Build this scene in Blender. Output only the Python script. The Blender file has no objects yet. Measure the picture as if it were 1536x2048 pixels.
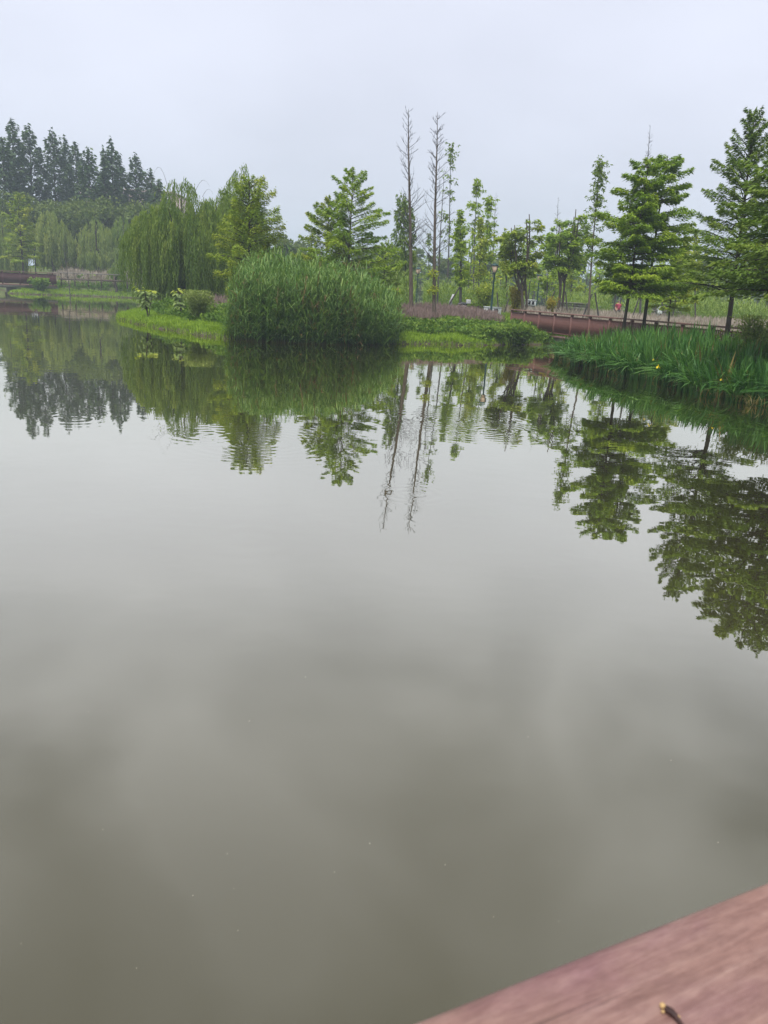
import bpy, math
import numpy as np
from mathutils import Matrix, Vector

sc = bpy.context.scene
C = sc.collection

# ------------------------------------------------------------------ camera
CAM_H = 2.2                       # eye height above the pond, metres
F_PX = 1540.0                     # focal length of the phone lens on a 1536 x 2048 frame
PITCH, ROLL = math.radians(15.77), math.radians(3.42)
_f = np.array([0, math.cos(PITCH), -math.sin(PITCH)])
_r0 = np.array([1.0, 0, 0]); _u0 = np.array([0, math.sin(PITCH), math.cos(PITCH)])
_r = math.cos(ROLL) * _r0 + math.sin(ROLL) * _u0
_u = -math.sin(ROLL) * _r0 + math.cos(ROLL) * _u0
cam_d = bpy.data.cameras.new("camera")
cam = bpy.data.objects.new("camera", cam_d); C.objects.link(cam)
cam_d.sensor_width = 36.0
cam_d.lens = 36.0 * F_PX / 2048.0
cam_d.clip_start = 0.02; cam_d.clip_end = 6000
cam_d.dof.use_dof = True; cam_d.dof.focus_distance = 38.0; cam_d.dof.aperture_fstop = 12.0
M = Matrix(((_r[0], _u[0], -_f[0], 0), (_r[1], _u[1], -_f[1], 0), (_r[2], _u[2], -_f[2], CAM_H), (0, 0, 0, 1)))
cam.matrix_world = M
sc.camera = cam

# ------------------------------------------------------------------ sky, sun, exposure
SUN_EL, SUN_AZ = math.radians(63), math.radians(205)      # behind the viewer, to the left
world = bpy.data.worlds.new("World"); sc.world = world; world.use_nodes = True
wt = world.node_tree; wt.nodes.clear()
def wn(t, **k):
    n = wt.nodes.new(t)
    for a, v in k.items(): setattr(n, a, v)
    return n
sky = wn("ShaderNodeTexSky", sky_type='NISHITA', sun_disc=False)
sky.sun_elevation = SUN_EL; sky.sun_rotation = SUN_AZ; sky.air_density = 1.2; sky.dust_density = 3.0
bg_sky = wn("ShaderNodeBackground"); bg_sky.inputs[1].default_value = 0.07
wt.links.new(sky.outputs[0], bg_sky.inputs[0])
tc = wn("ShaderNodeTexCoord")
sep = wn("ShaderNodeSeparateXYZ"); wt.links.new(tc.outputs["Generated"], sep.inputs[0])
# cloud deck: direction projected on a flat layer, so that clouds shrink towards the horizon
zz = wn("ShaderNodeMath", operation='ADD'); wt.links.new(sep.outputs[2], zz.inputs[0]); zz.inputs[1].default_value = 0.28
dv = wn("ShaderNodeVectorMath", operation='DIVIDE'); cmb = wn("ShaderNodeCombineXYZ")
for i in range(3): wt.links.new(zz.outputs[0], cmb.inputs[i])
wt.links.new(tc.outputs["Generated"], dv.inputs[0]); wt.links.new(cmb.outputs[0], dv.inputs[1])
nz = wn("ShaderNodeTexNoise"); nz.inputs["Scale"].default_value = 1.9; nz.inputs["Detail"].default_value = 3.0
nz.inputs["Roughness"].default_value = 0.45; nz.inputs["Distortion"].default_value = 0.3
wt.links.new(dv.outputs[0], nz.inputs["Vector"])
cr = wn("ShaderNodeValToRGB")
cr.color_ramp.elements[0].position = 0.36; cr.color_ramp.elements[0].color = (0.13, 0.13, 0.14, 1)
cr.color_ramp.elements[1].position = 0.62; cr.color_ramp.elements[1].color = (0.36, 0.365, 0.40, 1)
wt.links.new(nz.outputs[0], cr.inputs[0])
low = wn("ShaderNodeMapRange"); low.interpolation_type = 'SMOOTHSTEP'
low.inputs[1].default_value = 0.27; low.inputs[2].default_value = 0.56
wt.links.new(sep.outputs[2], low.inputs[0])
hz = wn("ShaderNodeMapRange"); hz.interpolation_type = 'SMOOTHSTEP'          # milky air low down
hz.inputs[1].default_value = 0.0; hz.inputs[2].default_value = 0.30
wt.links.new(sep.outputs[2], hz.inputs[0])
veil = wn("ShaderNodeMix", data_type='RGBA')
veil.inputs[6].default_value = (0.24, 0.246, 0.285, 1); veil.inputs[7].default_value = (0.295, 0.30, 0.345, 1)
wt.links.new(hz.outputs[0], veil.inputs[0])
nv = wn("ShaderNodeTexNoise"); nv.inputs["Scale"].default_value = 1.3; nv.inputs["Detail"].default_value = 3.0; wt.links.new(dv.outputs[0], nv.inputs["Vector"])
rv = wn("ShaderNodeMapRange"); rv.inputs[1].default_value = 0.3; rv.inputs[2].default_value = 0.7; rv.inputs[3].default_value = 0.90; rv.inputs[4].default_value = 1.06; wt.links.new(nv.outputs[0], rv.inputs[0])
vm = wn("ShaderNodeVectorMath", operation='SCALE'); wt.links.new(veil.outputs[2], vm.inputs[0]); wt.links.new(rv.outputs[0], vm.inputs[3])
mixc = wn("ShaderNodeMix", data_type='RGBA')
wt.links.new(low.outputs[0], mixc.inputs[0]); wt.links.new(vm.outputs[0], mixc.inputs[6]); wt.links.new(cr.outputs[0], mixc.inputs[7])
bg_cl = wn("ShaderNodeBackground"); bg_cl.inputs[1].default_value = 1.0
wt.links.new(mixc.outputs[2], bg_cl.inputs[0])
mx = wn("ShaderNodeMixShader"); mx.inputs[0].default_value = 0.93
wt.links.new(bg_sky.outputs[0], mx.inputs[1]); wt.links.new(bg_cl.outputs[0], mx.inputs[2])
wo = wn("ShaderNodeOutputWorld"); wt.links.new(mx.outputs[0], wo.inputs[0])

sun_d = bpy.data.lights.new("sun", 'SUN'); sun_d.energy = 1.5; sun_d.angle = math.radians(28); sun_d.color = (1.0, 0.965, 0.91)
sun = bpy.data.objects.new("sun", sun_d); C.objects.link(sun)
sdir = Vector((math.sin(SUN_AZ) * math.cos(SUN_EL), math.cos(SUN_AZ) * math.cos(SUN_EL), math.sin(SUN_EL)))
sun.rotation_euler = sdir.to_track_quat('Z', 'Y').to_euler(); sun.location = (0, 0, 60)

vs = sc.view_settings
vs.view_transform = 'Standard'; vs.look = 'None'; vs.exposure = 1.6; vs.gamma = 1.0; vs.use_curve_mapping = False
sc.render.engine = 'CYCLES'
cy = sc.cycles
cy.use_denoising = True; cy.max_bounces = 6; cy.diffuse_bounces = 2; cy.glossy_bounces = 3; cy.transmission_bounces = 4
cy.transparent_max_bounces = 6; cy.volume_bounces = 1; cy.sample_clamp_indirect = 6.0
cy.caustics_reflective = False; cy.caustics_refractive = False

# ------------------------------------------------------------------ survey helpers
def ray(px, py): return _f * F_PX + _r * (px - 768) - _u * (py - 1024)
def on_z(px, py, z=0.0):
    d = ray(px, py); return d * ((z - CAM_H) / d[2]) + np.array([0, 0, CAM_H])
def at_y(px, py, Y):
    d = ray(px, py); return d * (Y / d[1]) + np.array([0, 0, CAM_H])
rng = np.random.default_rng(7)
def U(a, b, n=None): return rng.uniform(a, b, n)

# ------------------------------------------------------------------ materials
def new_mat(name):
    m = bpy.data.materials.new(name); m.use_nodes = True; m.node_tree.nodes.clear(); return m, m.node_tree
def nd(t, typ, **k):
    n = t.nodes.new(typ)
    for a, v in k.items(): setattr(n, a, v)
    return n
def ramp(t, cols, pos=None):
    n = t.nodes.new("ShaderNodeValToRGB"); e = n.color_ramp.elements
    while len(e) < len(cols): e.new(0.5)
    for i, c in enumerate(cols):
        e[i].position = pos[i] if pos else i / (len(cols) - 1); e[i].color = (*c, 1)
    return n
def leaf_mat(name, cols, trans=0.35, tcol=None, rough=0.55, pos=None):
    m, t = new_mat(name)
    at = nd(t, "ShaderNodeAttribute", attribute_name="tint")
    cols = [tuple(min(v * k, 0.9) for v, k in zip(c, ((1.22, 1.22, 0.95) if name in ('reed_leaf', 'iris_leaf', 'redwood_leaf') else (1.38, 1.36, 0.88) if 'willow' in name else (1.25, 1.36, 0.9) if name == 'weed_leaf' else (2.0, 1.68, 0.9) if 'cypress_leaf' in name else (1.50, 1.36, 0.85)))) for c in cols] if not any(q in name for q in ('petal', 'purple', 'pale_grass', 'pollen')) else cols
    trans *= 0.9
    r = ramp(t, cols, pos); t.links.new(at.outputs["Fac"], r.inputs[0])
    p = nd(t, "ShaderNodeBsdfPrincipled"); p.inputs["Roughness"].default_value = rough
    p.inputs["Specular IOR Level"].default_value = 0.25
    t.links.new(r.outputs[0], p.inputs["Base Color"])
    tr = nd(t, "ShaderNodeBsdfTranslucent")
    mu = nd(t, "ShaderNodeMix", data_type='RGBA', blend_type='MULTIPLY'); mu.inputs[0].default_value = 1.0
    mu.inputs[7].default_value = (*(tcol or (1.15, 1.25, 0.55)), 1)
    t.links.new(r.outputs[0], mu.inputs[6]); t.links.new(mu.outputs[2], tr.inputs[0])
    ms = nd(t, "ShaderNodeMixShader"); ms.inputs[0].default_value = trans
    t.links.new(p.outputs[0], ms.inputs[1]); t.links.new(tr.outputs[0], ms.inputs[2])
    o = nd(t, "ShaderNodeOutputMaterial"); t.links.new(ms.outputs[0], o.inputs[0])
    return m
def solid_mat(name, cols, scale=6.0, rough=0.7, stretch=(1, 1, 1), bump=0.0, metal=0.0, detail=6.0, spec=0.4):
    m, t = new_mat(name)
    c = nd(t, "ShaderNodeTexCoord"); mp = nd(t, "ShaderNodeMapping"); mp.inputs["Scale"].default_value = stretch
    t.links.new(c.outputs["Object"], mp.inputs[0])
    n = nd(t, "ShaderNodeTexNoise"); n.inputs["Scale"].default_value = scale; n.inputs["Detail"].default_value = detail
    n.inputs["Roughness"].default_value = 0.65
    t.links.new(mp.outputs[0], n.inputs["Vector"])
    r = ramp(t, cols, [0.3 + 0.4 * i / (len(cols) - 1) for i in range(len(cols))] if len(cols) > 1 else None)
    t.links.new(n.outputs[0], r.inputs[0])
    p = nd(t, "ShaderNodeBsdfPrincipled"); p.inputs["Roughness"].default_value = rough; p.inputs["Metallic"].default_value = metal
    p.inputs["Specular IOR Level"].default_value = spec
    t.links.new(r.outputs[0], p.inputs["Base Color"])
    if bump:
        b = nd(t, "ShaderNodeBump"); b.inputs["Strength"].default_value = 1.0; b.inputs["Distance"].default_value = bump
        t.links.new(n.outputs[0], b.inputs["Height"]); t.links.new(b.outputs[0], p.inputs["Normal"])
    o = nd(t, "ShaderNodeOutputMaterial"); t.links.new(p.outputs[0], o.inputs[0])
    return m
L = {}
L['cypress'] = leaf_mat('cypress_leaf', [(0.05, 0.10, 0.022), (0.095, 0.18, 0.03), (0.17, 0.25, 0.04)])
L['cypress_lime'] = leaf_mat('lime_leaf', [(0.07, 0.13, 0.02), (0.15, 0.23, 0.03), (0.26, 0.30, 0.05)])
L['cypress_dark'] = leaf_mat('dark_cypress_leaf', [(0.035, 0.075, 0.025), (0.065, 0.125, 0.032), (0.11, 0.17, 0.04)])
L['redwood'] = leaf_mat('redwood_leaf', [(0.025, 0.055, 0.026), (0.05, 0.09, 0.04), (0.08, 0.12, 0.048)], 0.25)
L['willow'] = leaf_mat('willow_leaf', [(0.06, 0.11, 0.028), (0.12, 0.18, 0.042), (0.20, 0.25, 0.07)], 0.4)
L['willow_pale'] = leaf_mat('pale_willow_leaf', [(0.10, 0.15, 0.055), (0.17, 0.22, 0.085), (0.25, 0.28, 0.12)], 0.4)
L['broad'] = leaf_mat('broad_leaf', [(0.028, 0.06, 0.02), (0.06, 0.105, 0.03), (0.11, 0.15, 0.045)], 0.25)
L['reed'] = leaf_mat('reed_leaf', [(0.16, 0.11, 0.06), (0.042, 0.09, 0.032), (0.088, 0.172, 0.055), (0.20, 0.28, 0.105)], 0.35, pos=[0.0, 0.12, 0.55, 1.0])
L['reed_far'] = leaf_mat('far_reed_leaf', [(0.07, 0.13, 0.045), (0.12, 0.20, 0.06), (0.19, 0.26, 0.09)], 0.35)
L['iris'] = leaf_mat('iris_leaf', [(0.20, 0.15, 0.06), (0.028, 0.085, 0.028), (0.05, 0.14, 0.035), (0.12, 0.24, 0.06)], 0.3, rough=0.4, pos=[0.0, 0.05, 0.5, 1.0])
L['lawn'] = leaf_mat('lawn_blade', [(0.07, 0.13, 0.02), (0.13, 0.24, 0.025), (0.21, 0.32, 0.045)], 0.35)
L['weed'] = leaf_mat('weed_leaf', [(0.045, 0.08, 0.02), (0.09, 0.16, 0.03), (0.19, 0.24, 0.05)], 0.35)
L['plume'] = leaf_mat('purple_grass', [(0.10, 0.13, 0.04), (0.20, 0.155, 0.115), (0.31, 0.225, 0.215)], 0.3, (1.1, 1.0, 0.95))
L['plume_pale'] = leaf_mat('pale_grass', [(0.15, 0.19, 0.06), (0.30, 0.25, 0.19), (0.45, 0.39, 0.33)], 0.3, (1.1, 1.0, 0.9))
L['bigleaf'] = leaf_mat('mulberry_leaf', [(0.10, 0.16, 0.09), (0.17, 0.25, 0.13), (0.23, 0.29, 0.05)], 0.35)
L['silver'] = leaf_mat('silver_bush_leaf', [(0.07, 0.12, 0.04), (0.13, 0.19, 0.075), (0.22, 0.28, 0.13)], 0.35)
L['orange'] = leaf_mat('rusty_leaf', [(0.15, 0.17, 0.03), (0.24, 0.23, 0.04), (0.30, 0.24, 0.06)], 0.35)
L['petal'] = leaf_mat('iris_petal', [(0.75, 0.55, 0.02), (0.85, 0.68, 0.03)], 0.35, (1, 0.95, 0.6))
B = {}
B['bark'] = solid_mat('bark', [(0.035, 0.028, 0.022), (0.085, 0.07, 0.055)], 14, 0.9, (1, 1, 0.2), 0.02)
B['bark_pale'] = solid_mat('pale_bark', [(0.065, 0.052, 0.04), (0.145, 0.115, 0.088)], 12, 0.9, (1, 1, 0.2), 0.02)
B['bark_grey'] = solid_mat('grey_bark', [(0.05, 0.047, 0.046), (0.10, 0.095, 0.09)], 12, 0.9, (1, 1, 0.2), 0.02)
B['rail'] = solid_mat('stained_rail_timber', [(0.11, 0.045, 0.038), (0.20, 0.09, 0.072)], 9, 0.62, (1, 1, 1), 0.002)
B['rail_top'] = solid_mat('worn_rail_timber', [(0.15, 0.075, 0.06), (0.28, 0.165, 0.14)], 5, 0.55, (1, 1, 1), 0.002)
B['rail_old'] = solid_mat('dark_rail_timber', [(0.075, 0.032, 0.034), (0.125, 0.055, 0.055)], 7, 0.7, (1, 1, 1), 0.002)
B['concrete'] = solid_mat('concrete', [(0.16, 0.15, 0.13), (0.27, 0.25, 0.22)], 4, 0.9, (1, 1, 1), 0.01)
B['lamp_paint'] = solid_mat('teal_lamp_paint', [(0.012, 0.045, 0.045), (0.022, 0.065, 0.062)], 20, 0.45)
B['lamp_glass'] = solid_mat('amber_lamp_glass', [(0.40, 0.29, 0.20), (0.52, 0.40, 0.29)], 8, 0.35)
B['white'] = solid_mat('white_paint', [(0.55, 0.60, 0.60), (0.72, 0.76, 0.76)], 5, 0.5)
B['dark'] = solid_mat('dark_plastic', [(0.015, 0.017, 0.022), (0.04, 0.042, 0.05)], 10, 0.5)
B['grey'] = solid_mat('grey_plastic', [(0.30, 0.31, 0.33), (0.45, 0.46, 0.48)], 10, 0.45)
B['maroon'] = solid_mat('maroon_paint', [(0.06, 0.025, 0.03), (0.10, 0.045, 0.05)], 10, 0.45)
B['stake'] = solid_mat('stake_wood', [(0.03, 0.027, 0.027), (0.07, 0.06, 0.055)], 12, 0.85)
B['brick'] = solid_mat('red_brick', [(0.28, 0.13, 0.10), (0.40, 0.20, 0.16)], 3, 0.85)
B['plaster'] = solid_mat('pink_plaster', [(0.36, 0.27, 0.26), (0.46, 0.36, 0.34)], 0.3, 0.9)
B['window'] = solid_mat('dark_window_glass', [(0.03, 0.04, 0.055), (0.06, 0.07, 0.09)], 0.5, 0.15)
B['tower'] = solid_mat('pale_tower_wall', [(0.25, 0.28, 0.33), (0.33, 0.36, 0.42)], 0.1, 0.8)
B['stone'] = solid_mat('grey_stone', [(0.10, 0.095, 0.085), (0.22, 0.21, 0.19)], 3, 0.9, (1, 1, 1), 0.03)
B['red'] = solid_mat('red_cloth', [(0.26, 0.03, 0.06), (0.36, 0.06, 0.10)], 12, 0.8)
B['skin'] = solid_mat('skin', [(0.42, 0.25, 0.18), (0.50, 0.31, 0.22)], 12, 0.6)
B['hair'] = solid_mat('black_hair', [(0.01, 0.009, 0.009), (0.02, 0.018, 0.017)], 30, 0.5)
B['blue'] = solid_mat('blue_sheet', [(0.05, 0.16, 0.45), (0.08, 0.22, 0.55)], 1, 0.6)

# ------------------------------------------------------------------ mesh helpers
class Geo:
    """Collects quads (and per-vertex tints) and links them as one mesh object."""
    def __init__(s): s.v, s.f, s.t, s.n = [], [], [], 0
    def add(s, v, f, t=None):
        v = np.asarray(v, float).reshape(-1, 3); f = np.asarray(f, int)
        s.v.append(v); s.f.append(f + s.n); s.n += len(v)
        s.t.append(np.full(len(v), 0.5) if t is None else np.broadcast_to(np.asarray(t, float), (len(v),)))
        return s
    def mesh(s, name, mat, smooth=False, tint=True):
        v = np.concatenate(s.v); me = bpy.data.meshes.new(name)
        tri = np.concatenate([f for f in s.f if f.shape[1] == 3]) if any(f.shape[1] == 3 for f in s.f) else np.zeros((0, 3), int)
        qd = np.concatenate([f for f in s.f if f.shape[1] == 4]) if any(f.shape[1] == 4 for f in s.f) else np.zeros((0, 4), int)
        me.vertices.add(len(v)); me.vertices.foreach_set("co", v.ravel())
        nl = qd.size + tri.size; me.loops.add(nl)
        me.loops.foreach_set("vertex_index", np.concatenate([qd.ravel(), tri.ravel()]).astype(np.int32))
        np_ = len(qd) + len(tri); me.polygons.add(np_)
        st = np.concatenate([np.arange(len(qd)) * 4, qd.size + np.arange(len(tri)) * 3]).astype(np.int32)
        me.polygons.foreach_set("loop_start", st)
        if smooth: me.polygons.foreach_set("use_smooth", np.ones(np_, bool))
        if tint:
            a = me.attributes.new("tint", 'FLOAT', 'POINT'); a.data.foreach_set("value", np.clip(np.concatenate(s.t), 0, 1).astype(np.float32))
        me.materials.append(mat); me.update(calc_edges=True); me.validate()
        return me
    def obj(s, name, mat, parent=None, smooth=False, tint=True):
        return link(name, s.mesh(name, mat, smooth, tint), parent)
def link(name, data, parent=None):
    o = bpy.data.objects.new(name, data); C.objects.link(o)
    if parent: o.parent = parent
    return o
def tag(o, label, cat, group=None, kind=None):
    o["label"] = label; o["category"] = cat
    if group: o["group"] = group
    if kind: o["kind"] = kind
    return o
def empty(name, loc, rz=0.0):
    o = link(name, None); o.location = [float(c) for c in loc]; o.rotation_euler = (0, 0, rz); o.empty_display_size = 0.2
    return o
def copy_tree(o, parent=None):
    c = o.copy(); C.objects.link(c); c.parent = parent
    for ch in o.children: copy_tree(ch, c)
    return c
BOXF = np.array([[0, 3, 2, 1], [4, 5, 6, 7], [0, 1, 5, 4], [1, 2, 6, 5], [2, 3, 7, 6], [3, 0, 4, 7]])
def box(g, x0, x1, y0, y1, z0, z1, taper=0.0):
    c = np.array([[x0, y0, z0], [x1, y0, z0], [x1, y1, z0], [x0, y1, z0], [x0 + taper, y0 + taper, z1], [x1 - taper, y0 + taper, z1], [x1 - taper, y1 - taper, z1], [x0 + taper, y1 - taper, z1]])
    return g.add(c, BOXF)
def beam(g, a, b, w, h):
    """rectangular bar from a to b, width w (horizontal), height h"""
    a, b = np.array(a, float), np.array(b, float); d = b - a; d /= np.linalg.norm(d)
    s = np.cross(d, [0, 0, 1]); n = np.linalg.norm(s)
    s = np.array([1.0, 0, 0]) if n < 1e-6 else s / n
    up = np.cross(s, d)
    o = [-s * w / 2 - up * h / 2, s * w / 2 - up * h / 2, s * w / 2 + up * h / 2, -s * w / 2 + up * h / 2]
    return g.add([a + q for q in o] + [b + q for q in o], [[0, 1, 2, 3], [7, 6, 5, 4], [0, 4, 5, 1], [1, 5, 6, 2], [2, 6, 7, 3], [3, 7, 4, 0]])
def nrm(v): return v / np.maximum(np.linalg.norm(v, axis=-1, keepdims=True), 1e-9)
def tubes(g, P, R, n=6, t=0.5):
    """P (N,K,3) paths, R (N,K) radii"""
    P = np.asarray(P, float); R = np.asarray(R, float)
    if P.ndim == 2: P, R = P[None], R[None]
    N, K, _ = P.shape
    d = nrm(np.gradient(P, axis=1))
    ref = np.where(np.abs(d[..., 2:3]) > 0.9, np.array([1.0, 0, 0]), np.array([0, 0, 1.0]))
    a = nrm(np.cross(d, ref)); b = np.cross(d, a)
    th = np.arange(n) * 2 * math.pi / n
    V = P[:, :, None, :] + R[:, :, None, None] * (a[:, :, None, :] * np.cos(th)[None, None, :, None] + b[:, :, None, :] * np.sin(th)[None, None, :, None])
    i = np.arange(N)[:, None, None] * K * n + np.arange(K - 1)[None, :, None] * n
    j = np.arange(n)[None, None, :]; j2 = (j + 1) % n
    f = np.stack([i + j, i + j2, i + n + j2, i + n + j], -1).reshape(-1, 4)
    return g.add(V, f, t)
def cards(g, c, a, b, t):
    """leaf shaped diamonds: centre c, half length a, half width b"""
    N = len(c)
    V = np.stack([c - a, c + b - a * 0.15, c + a, c - b - a * 0.15], 1)
    return g.add(V, np.arange(N * 4).reshape(N, 4), np.repeat(t, 4))
def ribbons(g, P, W, side, t):
    """P (N,K,3), W (N,K) widths, side (N,3), t (N,) or (N,K)"""
    N, K, _ = P.shape
    V = np.stack([P - side[:, None, :] * W[..., None] / 2, P + side[:, None, :] * W[..., None] / 2], 2)
    i = np.arange(N)[:, None] * K * 2 + np.arange(K - 1)[None, :] * 2
    f = np.stack([i, i + 1, i + 3, i + 2], -1).reshape(-1, 4)
    t = np.asarray(t); t = np.repeat(t[:, None], K, 1) if t.ndim == 1 else t
    return g.add(V, f, np.repeat(t[..., None], 2, -1).ravel())
def rdir(n):
    v = rng.normal(size=(n, 3)); return nrm(v)
def blade_set(g, base, height, lean, width, K=4, tmin=0.3, tmax=1.0, az=None, power=2.0, base_t=None):
    """arching blades from base points: lean = horizontal throw as a share of the height"""
    N = len(base); az = U(0, 2 * math.pi, N) if az is None else az
    s = np.linspace(0, 1, K)
    hx = np.stack([np.cos(az), np.sin(az), np.zeros(N)], 1)
    drop = np.clip(lean, 0, None)
    P = base[:, None, :] + hx[:, None, :] * (height * lean)[:, None, None] * (s ** power)[None, :, None]
    zc = height[:, None] * (s[None, :] - 0.45 * np.clip(drop, 0, 1.6)[:, None] * s[None, :] ** 3)
    P[..., 2] = P[..., 2] + zc
    W = width[:, None] * (1 - s ** 2.2)[None, :] * np.where(s < 0.05, 0.75, 1.0)[None, :] + 0.0015
    ang = az + math.pi / 2 + U(-0.9, 0.9, N)
    side = np.stack([np.cos(ang), np.sin(ang), np.zeros(N)], 1)
    t = U(tmin, tmax, N)
    if base_t is not None: t = t[:, None] * np.ones(K)[None, :]; t[:, 0] = base_t
    return ribbons(g, P, W, side, t)

# ------------------------------------------------------------------ shoreline and terrain
SHORE = np.array([(-120, -25), (30, -25), (22, 2), (13.5, 13.5), (11.2, 18.2), (10.6, 20.0), (10.0, 21.6), (10.0, 23.6), (10.2, 25.4), (9.2, 26.2),
    (8.6, 28.2), (8.5, 31.5), (9.2, 36), (9.6, 40.5), (9.2, 43.2), (7.6, 43.6), (5.5, 41.1), (4.3, 39.6), (3.2, 38.6), (1.7, 38.2), (0.5, 36.9), (-0.6, 36.2), (-1.9, 35.2),
    (-3.9, 34.2), (-6.0, 33.6), (-7.4, 33.3), (-9.1, 35.0), (-10.4, 36.6), (-11.8, 38.1), (-13.6, 40.9), (-15.1, 43.4), (-16.3, 46.2), (-17.0, 50), (-18.5, 57),
    (-21.5, 66), (-23.5, 75), (-22, 86), (-16, 93), (-18, 97), (-30, 99), (-36.4, 91.5), (-38.5, 86.5), (-40.7, 83.5), (-43.0, 88), (-45.5, 93), (-54, 106), (-72, 110), (-120, 112)], float)
def sdist(x, y):
    """distance to the shoreline, positive on land"""
    x = np.asarray(x, float); y = np.asarray(y, float); shp = x.shape; x = x.ravel(); y = y.ravel()
    d2 = np.full(x.shape, 1e18); ins = np.zeros(x.shape, bool); n = len(SHORE)
    for i in range(n):
        ax, ay = SHORE[i]; bx, by = SHORE[(i + 1) % n]; ex, ey = bx - ax, by - ay
        t = np.clip(((x - ax) * ex + (y - ay) * ey) / (ex * ex + ey * ey), 0, 1)
        d2 = np.minimum(d2, (x - ax - t * ex) ** 2 + (y - ay - t * ey) ** 2)
        if ay != by: ins ^= ((ay > y) != (by > y)) & (x < ex * (y - ay) / (by - ay) + ax)
    return (np.sqrt(d2) * np.where(ins, -1, 1)).reshape(shp)
def wob(x, y):
    return (np.sin(x * 0.9 + 1.3 * np.sin(y * 0.7)) + np.sin(y * 1.1 + 1.7 * np.sin(x * 0.5 + 2)) + 0.6 * np.sin(2.3 * x + 1.9 * y)) / 2.6
def ground(x, y):
    x = np.asarray(x, float); y = np.asarray(y, float)
    d = sdist(x, y) + 0.12 * np.sin(2.7 * x + 1.1 * np.sin(y * 2.1)) + 0.07 * np.sin(6.1 * y + 3.3 * x)
    h = np.interp(d, [-3, -0.25, 0.0, 0.18, 0.8, 2.0, 3.2, 6.0, 10, 30, 120], [-1.2, -0.35, -0.08, 0.16, 0.24, 0.36, 0.62, 0.95, 1.1, 1.15, 1.3])
    h = h + np.where((d > 3), 1.9 * np.clip((y - 92) / 20, 0, 1) ** 1.2 * np.clip((-6 - x) / 8, 0, 1) * np.clip((d - 3) / 4, 0, 1) * np.clip((150 - y) / 20, 0.4, 1), 0)
    return h + np.where(d > 0.8, 0.05 * wob(x, y) * np.clip(d / 4, 0, 1), 0)
def axis(fine0, fine1, step, lo, hi):
    a = list(np.arange(fine0, fine1 + 1e-6, step)); s = step
    while a[-1] < hi: s *= 1.25; a.append(a[-1] + s)
    s = step
    while a[0] > lo: s *= 1.25; a.insert(0, a[0] - s)
    return np.array(a)
gx = axis(-48, 32, 0.4, -1500, 1500); gy = axis(10, 112, 0.4, -400, 1600)
X, Y = np.meshgrid(gx, gy); Z = ground(X, Y)
nx, ny = len(gx), len(gy)
idx = np.arange(nx * ny).reshape(ny, nx)
gt = Geo().add(np.stack([X, Y, Z], -1), np.stack([idx[:-1, :-1], idx[:-1, 1:], idx[1:, 1:], idx[1:, :-1]], -1).reshape(-1, 4))
m, t = new_mat('bank_soil_and_grass')
g_ = nd(t, "ShaderNodeNewGeometry")
n1 = nd(t, "ShaderNodeTexNoise"); n1.inputs["Scale"].default_value = 0.8; n1.inputs["Detail"].default_value = 8
n2 = nd(t, "ShaderNodeTexNoise"); n2.inputs["Scale"].default_value = 9.0; n2.inputs["Detail"].default_value = 6
t.links.new(g_.outputs["Position"], n1.inputs[0]); t.links.new(g_.outputs["Position"], n2.inputs[0])
r1 = ramp(t, [(0.05, 0.06, 0.02), (0.085, 0.12, 0.03), (0.12, 0.11, 0.05)], [0.3, 0.5, 0.72]); t.links.new(n1.outputs[0], r1.inputs[0])
r2 = ramp(t, [(0.5, 0.5, 0.5), (1.3, 1.3, 1.2)], [0.3, 0.7]); t.links.new(n2.outputs[0], r2.inputs[0])
mm = nd(t, "ShaderNodeMix", data_type='RGBA', blend_type='MULTIPLY'); mm.inputs[0].default_value = 1
t.links.new(r1.outputs[0], mm.inputs[6]); t.links.new(r2.outputs[0], mm.inputs[7])
# bare wet soil at the waterline: the lowest few centimetres of the bank
sp = nd(t, "ShaderNodeSeparateXYZ"); t.links.new(g_.outputs["Position"], sp.inputs[0])
mr = nd(t, "ShaderNodeMapRange"); mr.inputs[1].default_value = 0.02; mr.inputs[2].default_value = 0.12; t.links.new(sp.outputs[2], mr.inputs[0])
ms_ = nd(t, "ShaderNodeMix", data_type='RGBA'); ms_.inputs[6].default_value = (0.055, 0.042, 0.028, 1)
t.links.new(mr.outputs[0], ms_.inputs[0]); t.links.new(mm.outputs[2], ms_.inputs[7])
p = nd(t, "ShaderNodeBsdfPrincipled"); p.inputs["Roughness"].default_value = 0.95; t.links.new(ms_.outputs[2], p.inputs["Base Color"])
bp = nd(t, "ShaderNodeBump"); bp.inputs["Distance"].default_value = 0.06; t.links.new(n2.outputs[0], bp.inputs["Height"]); t.links.new(bp.outputs[0], p.inputs["Normal"])
o_ = nd(t, "ShaderNodeOutputMaterial"); t.links.new(p.outputs[0], o_.inputs[0])
tag(gt.obj('ground', m, smooth=True, tint=False), 'green grassy banks and flat ground around the pond', 'ground', kind='structure')

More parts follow.
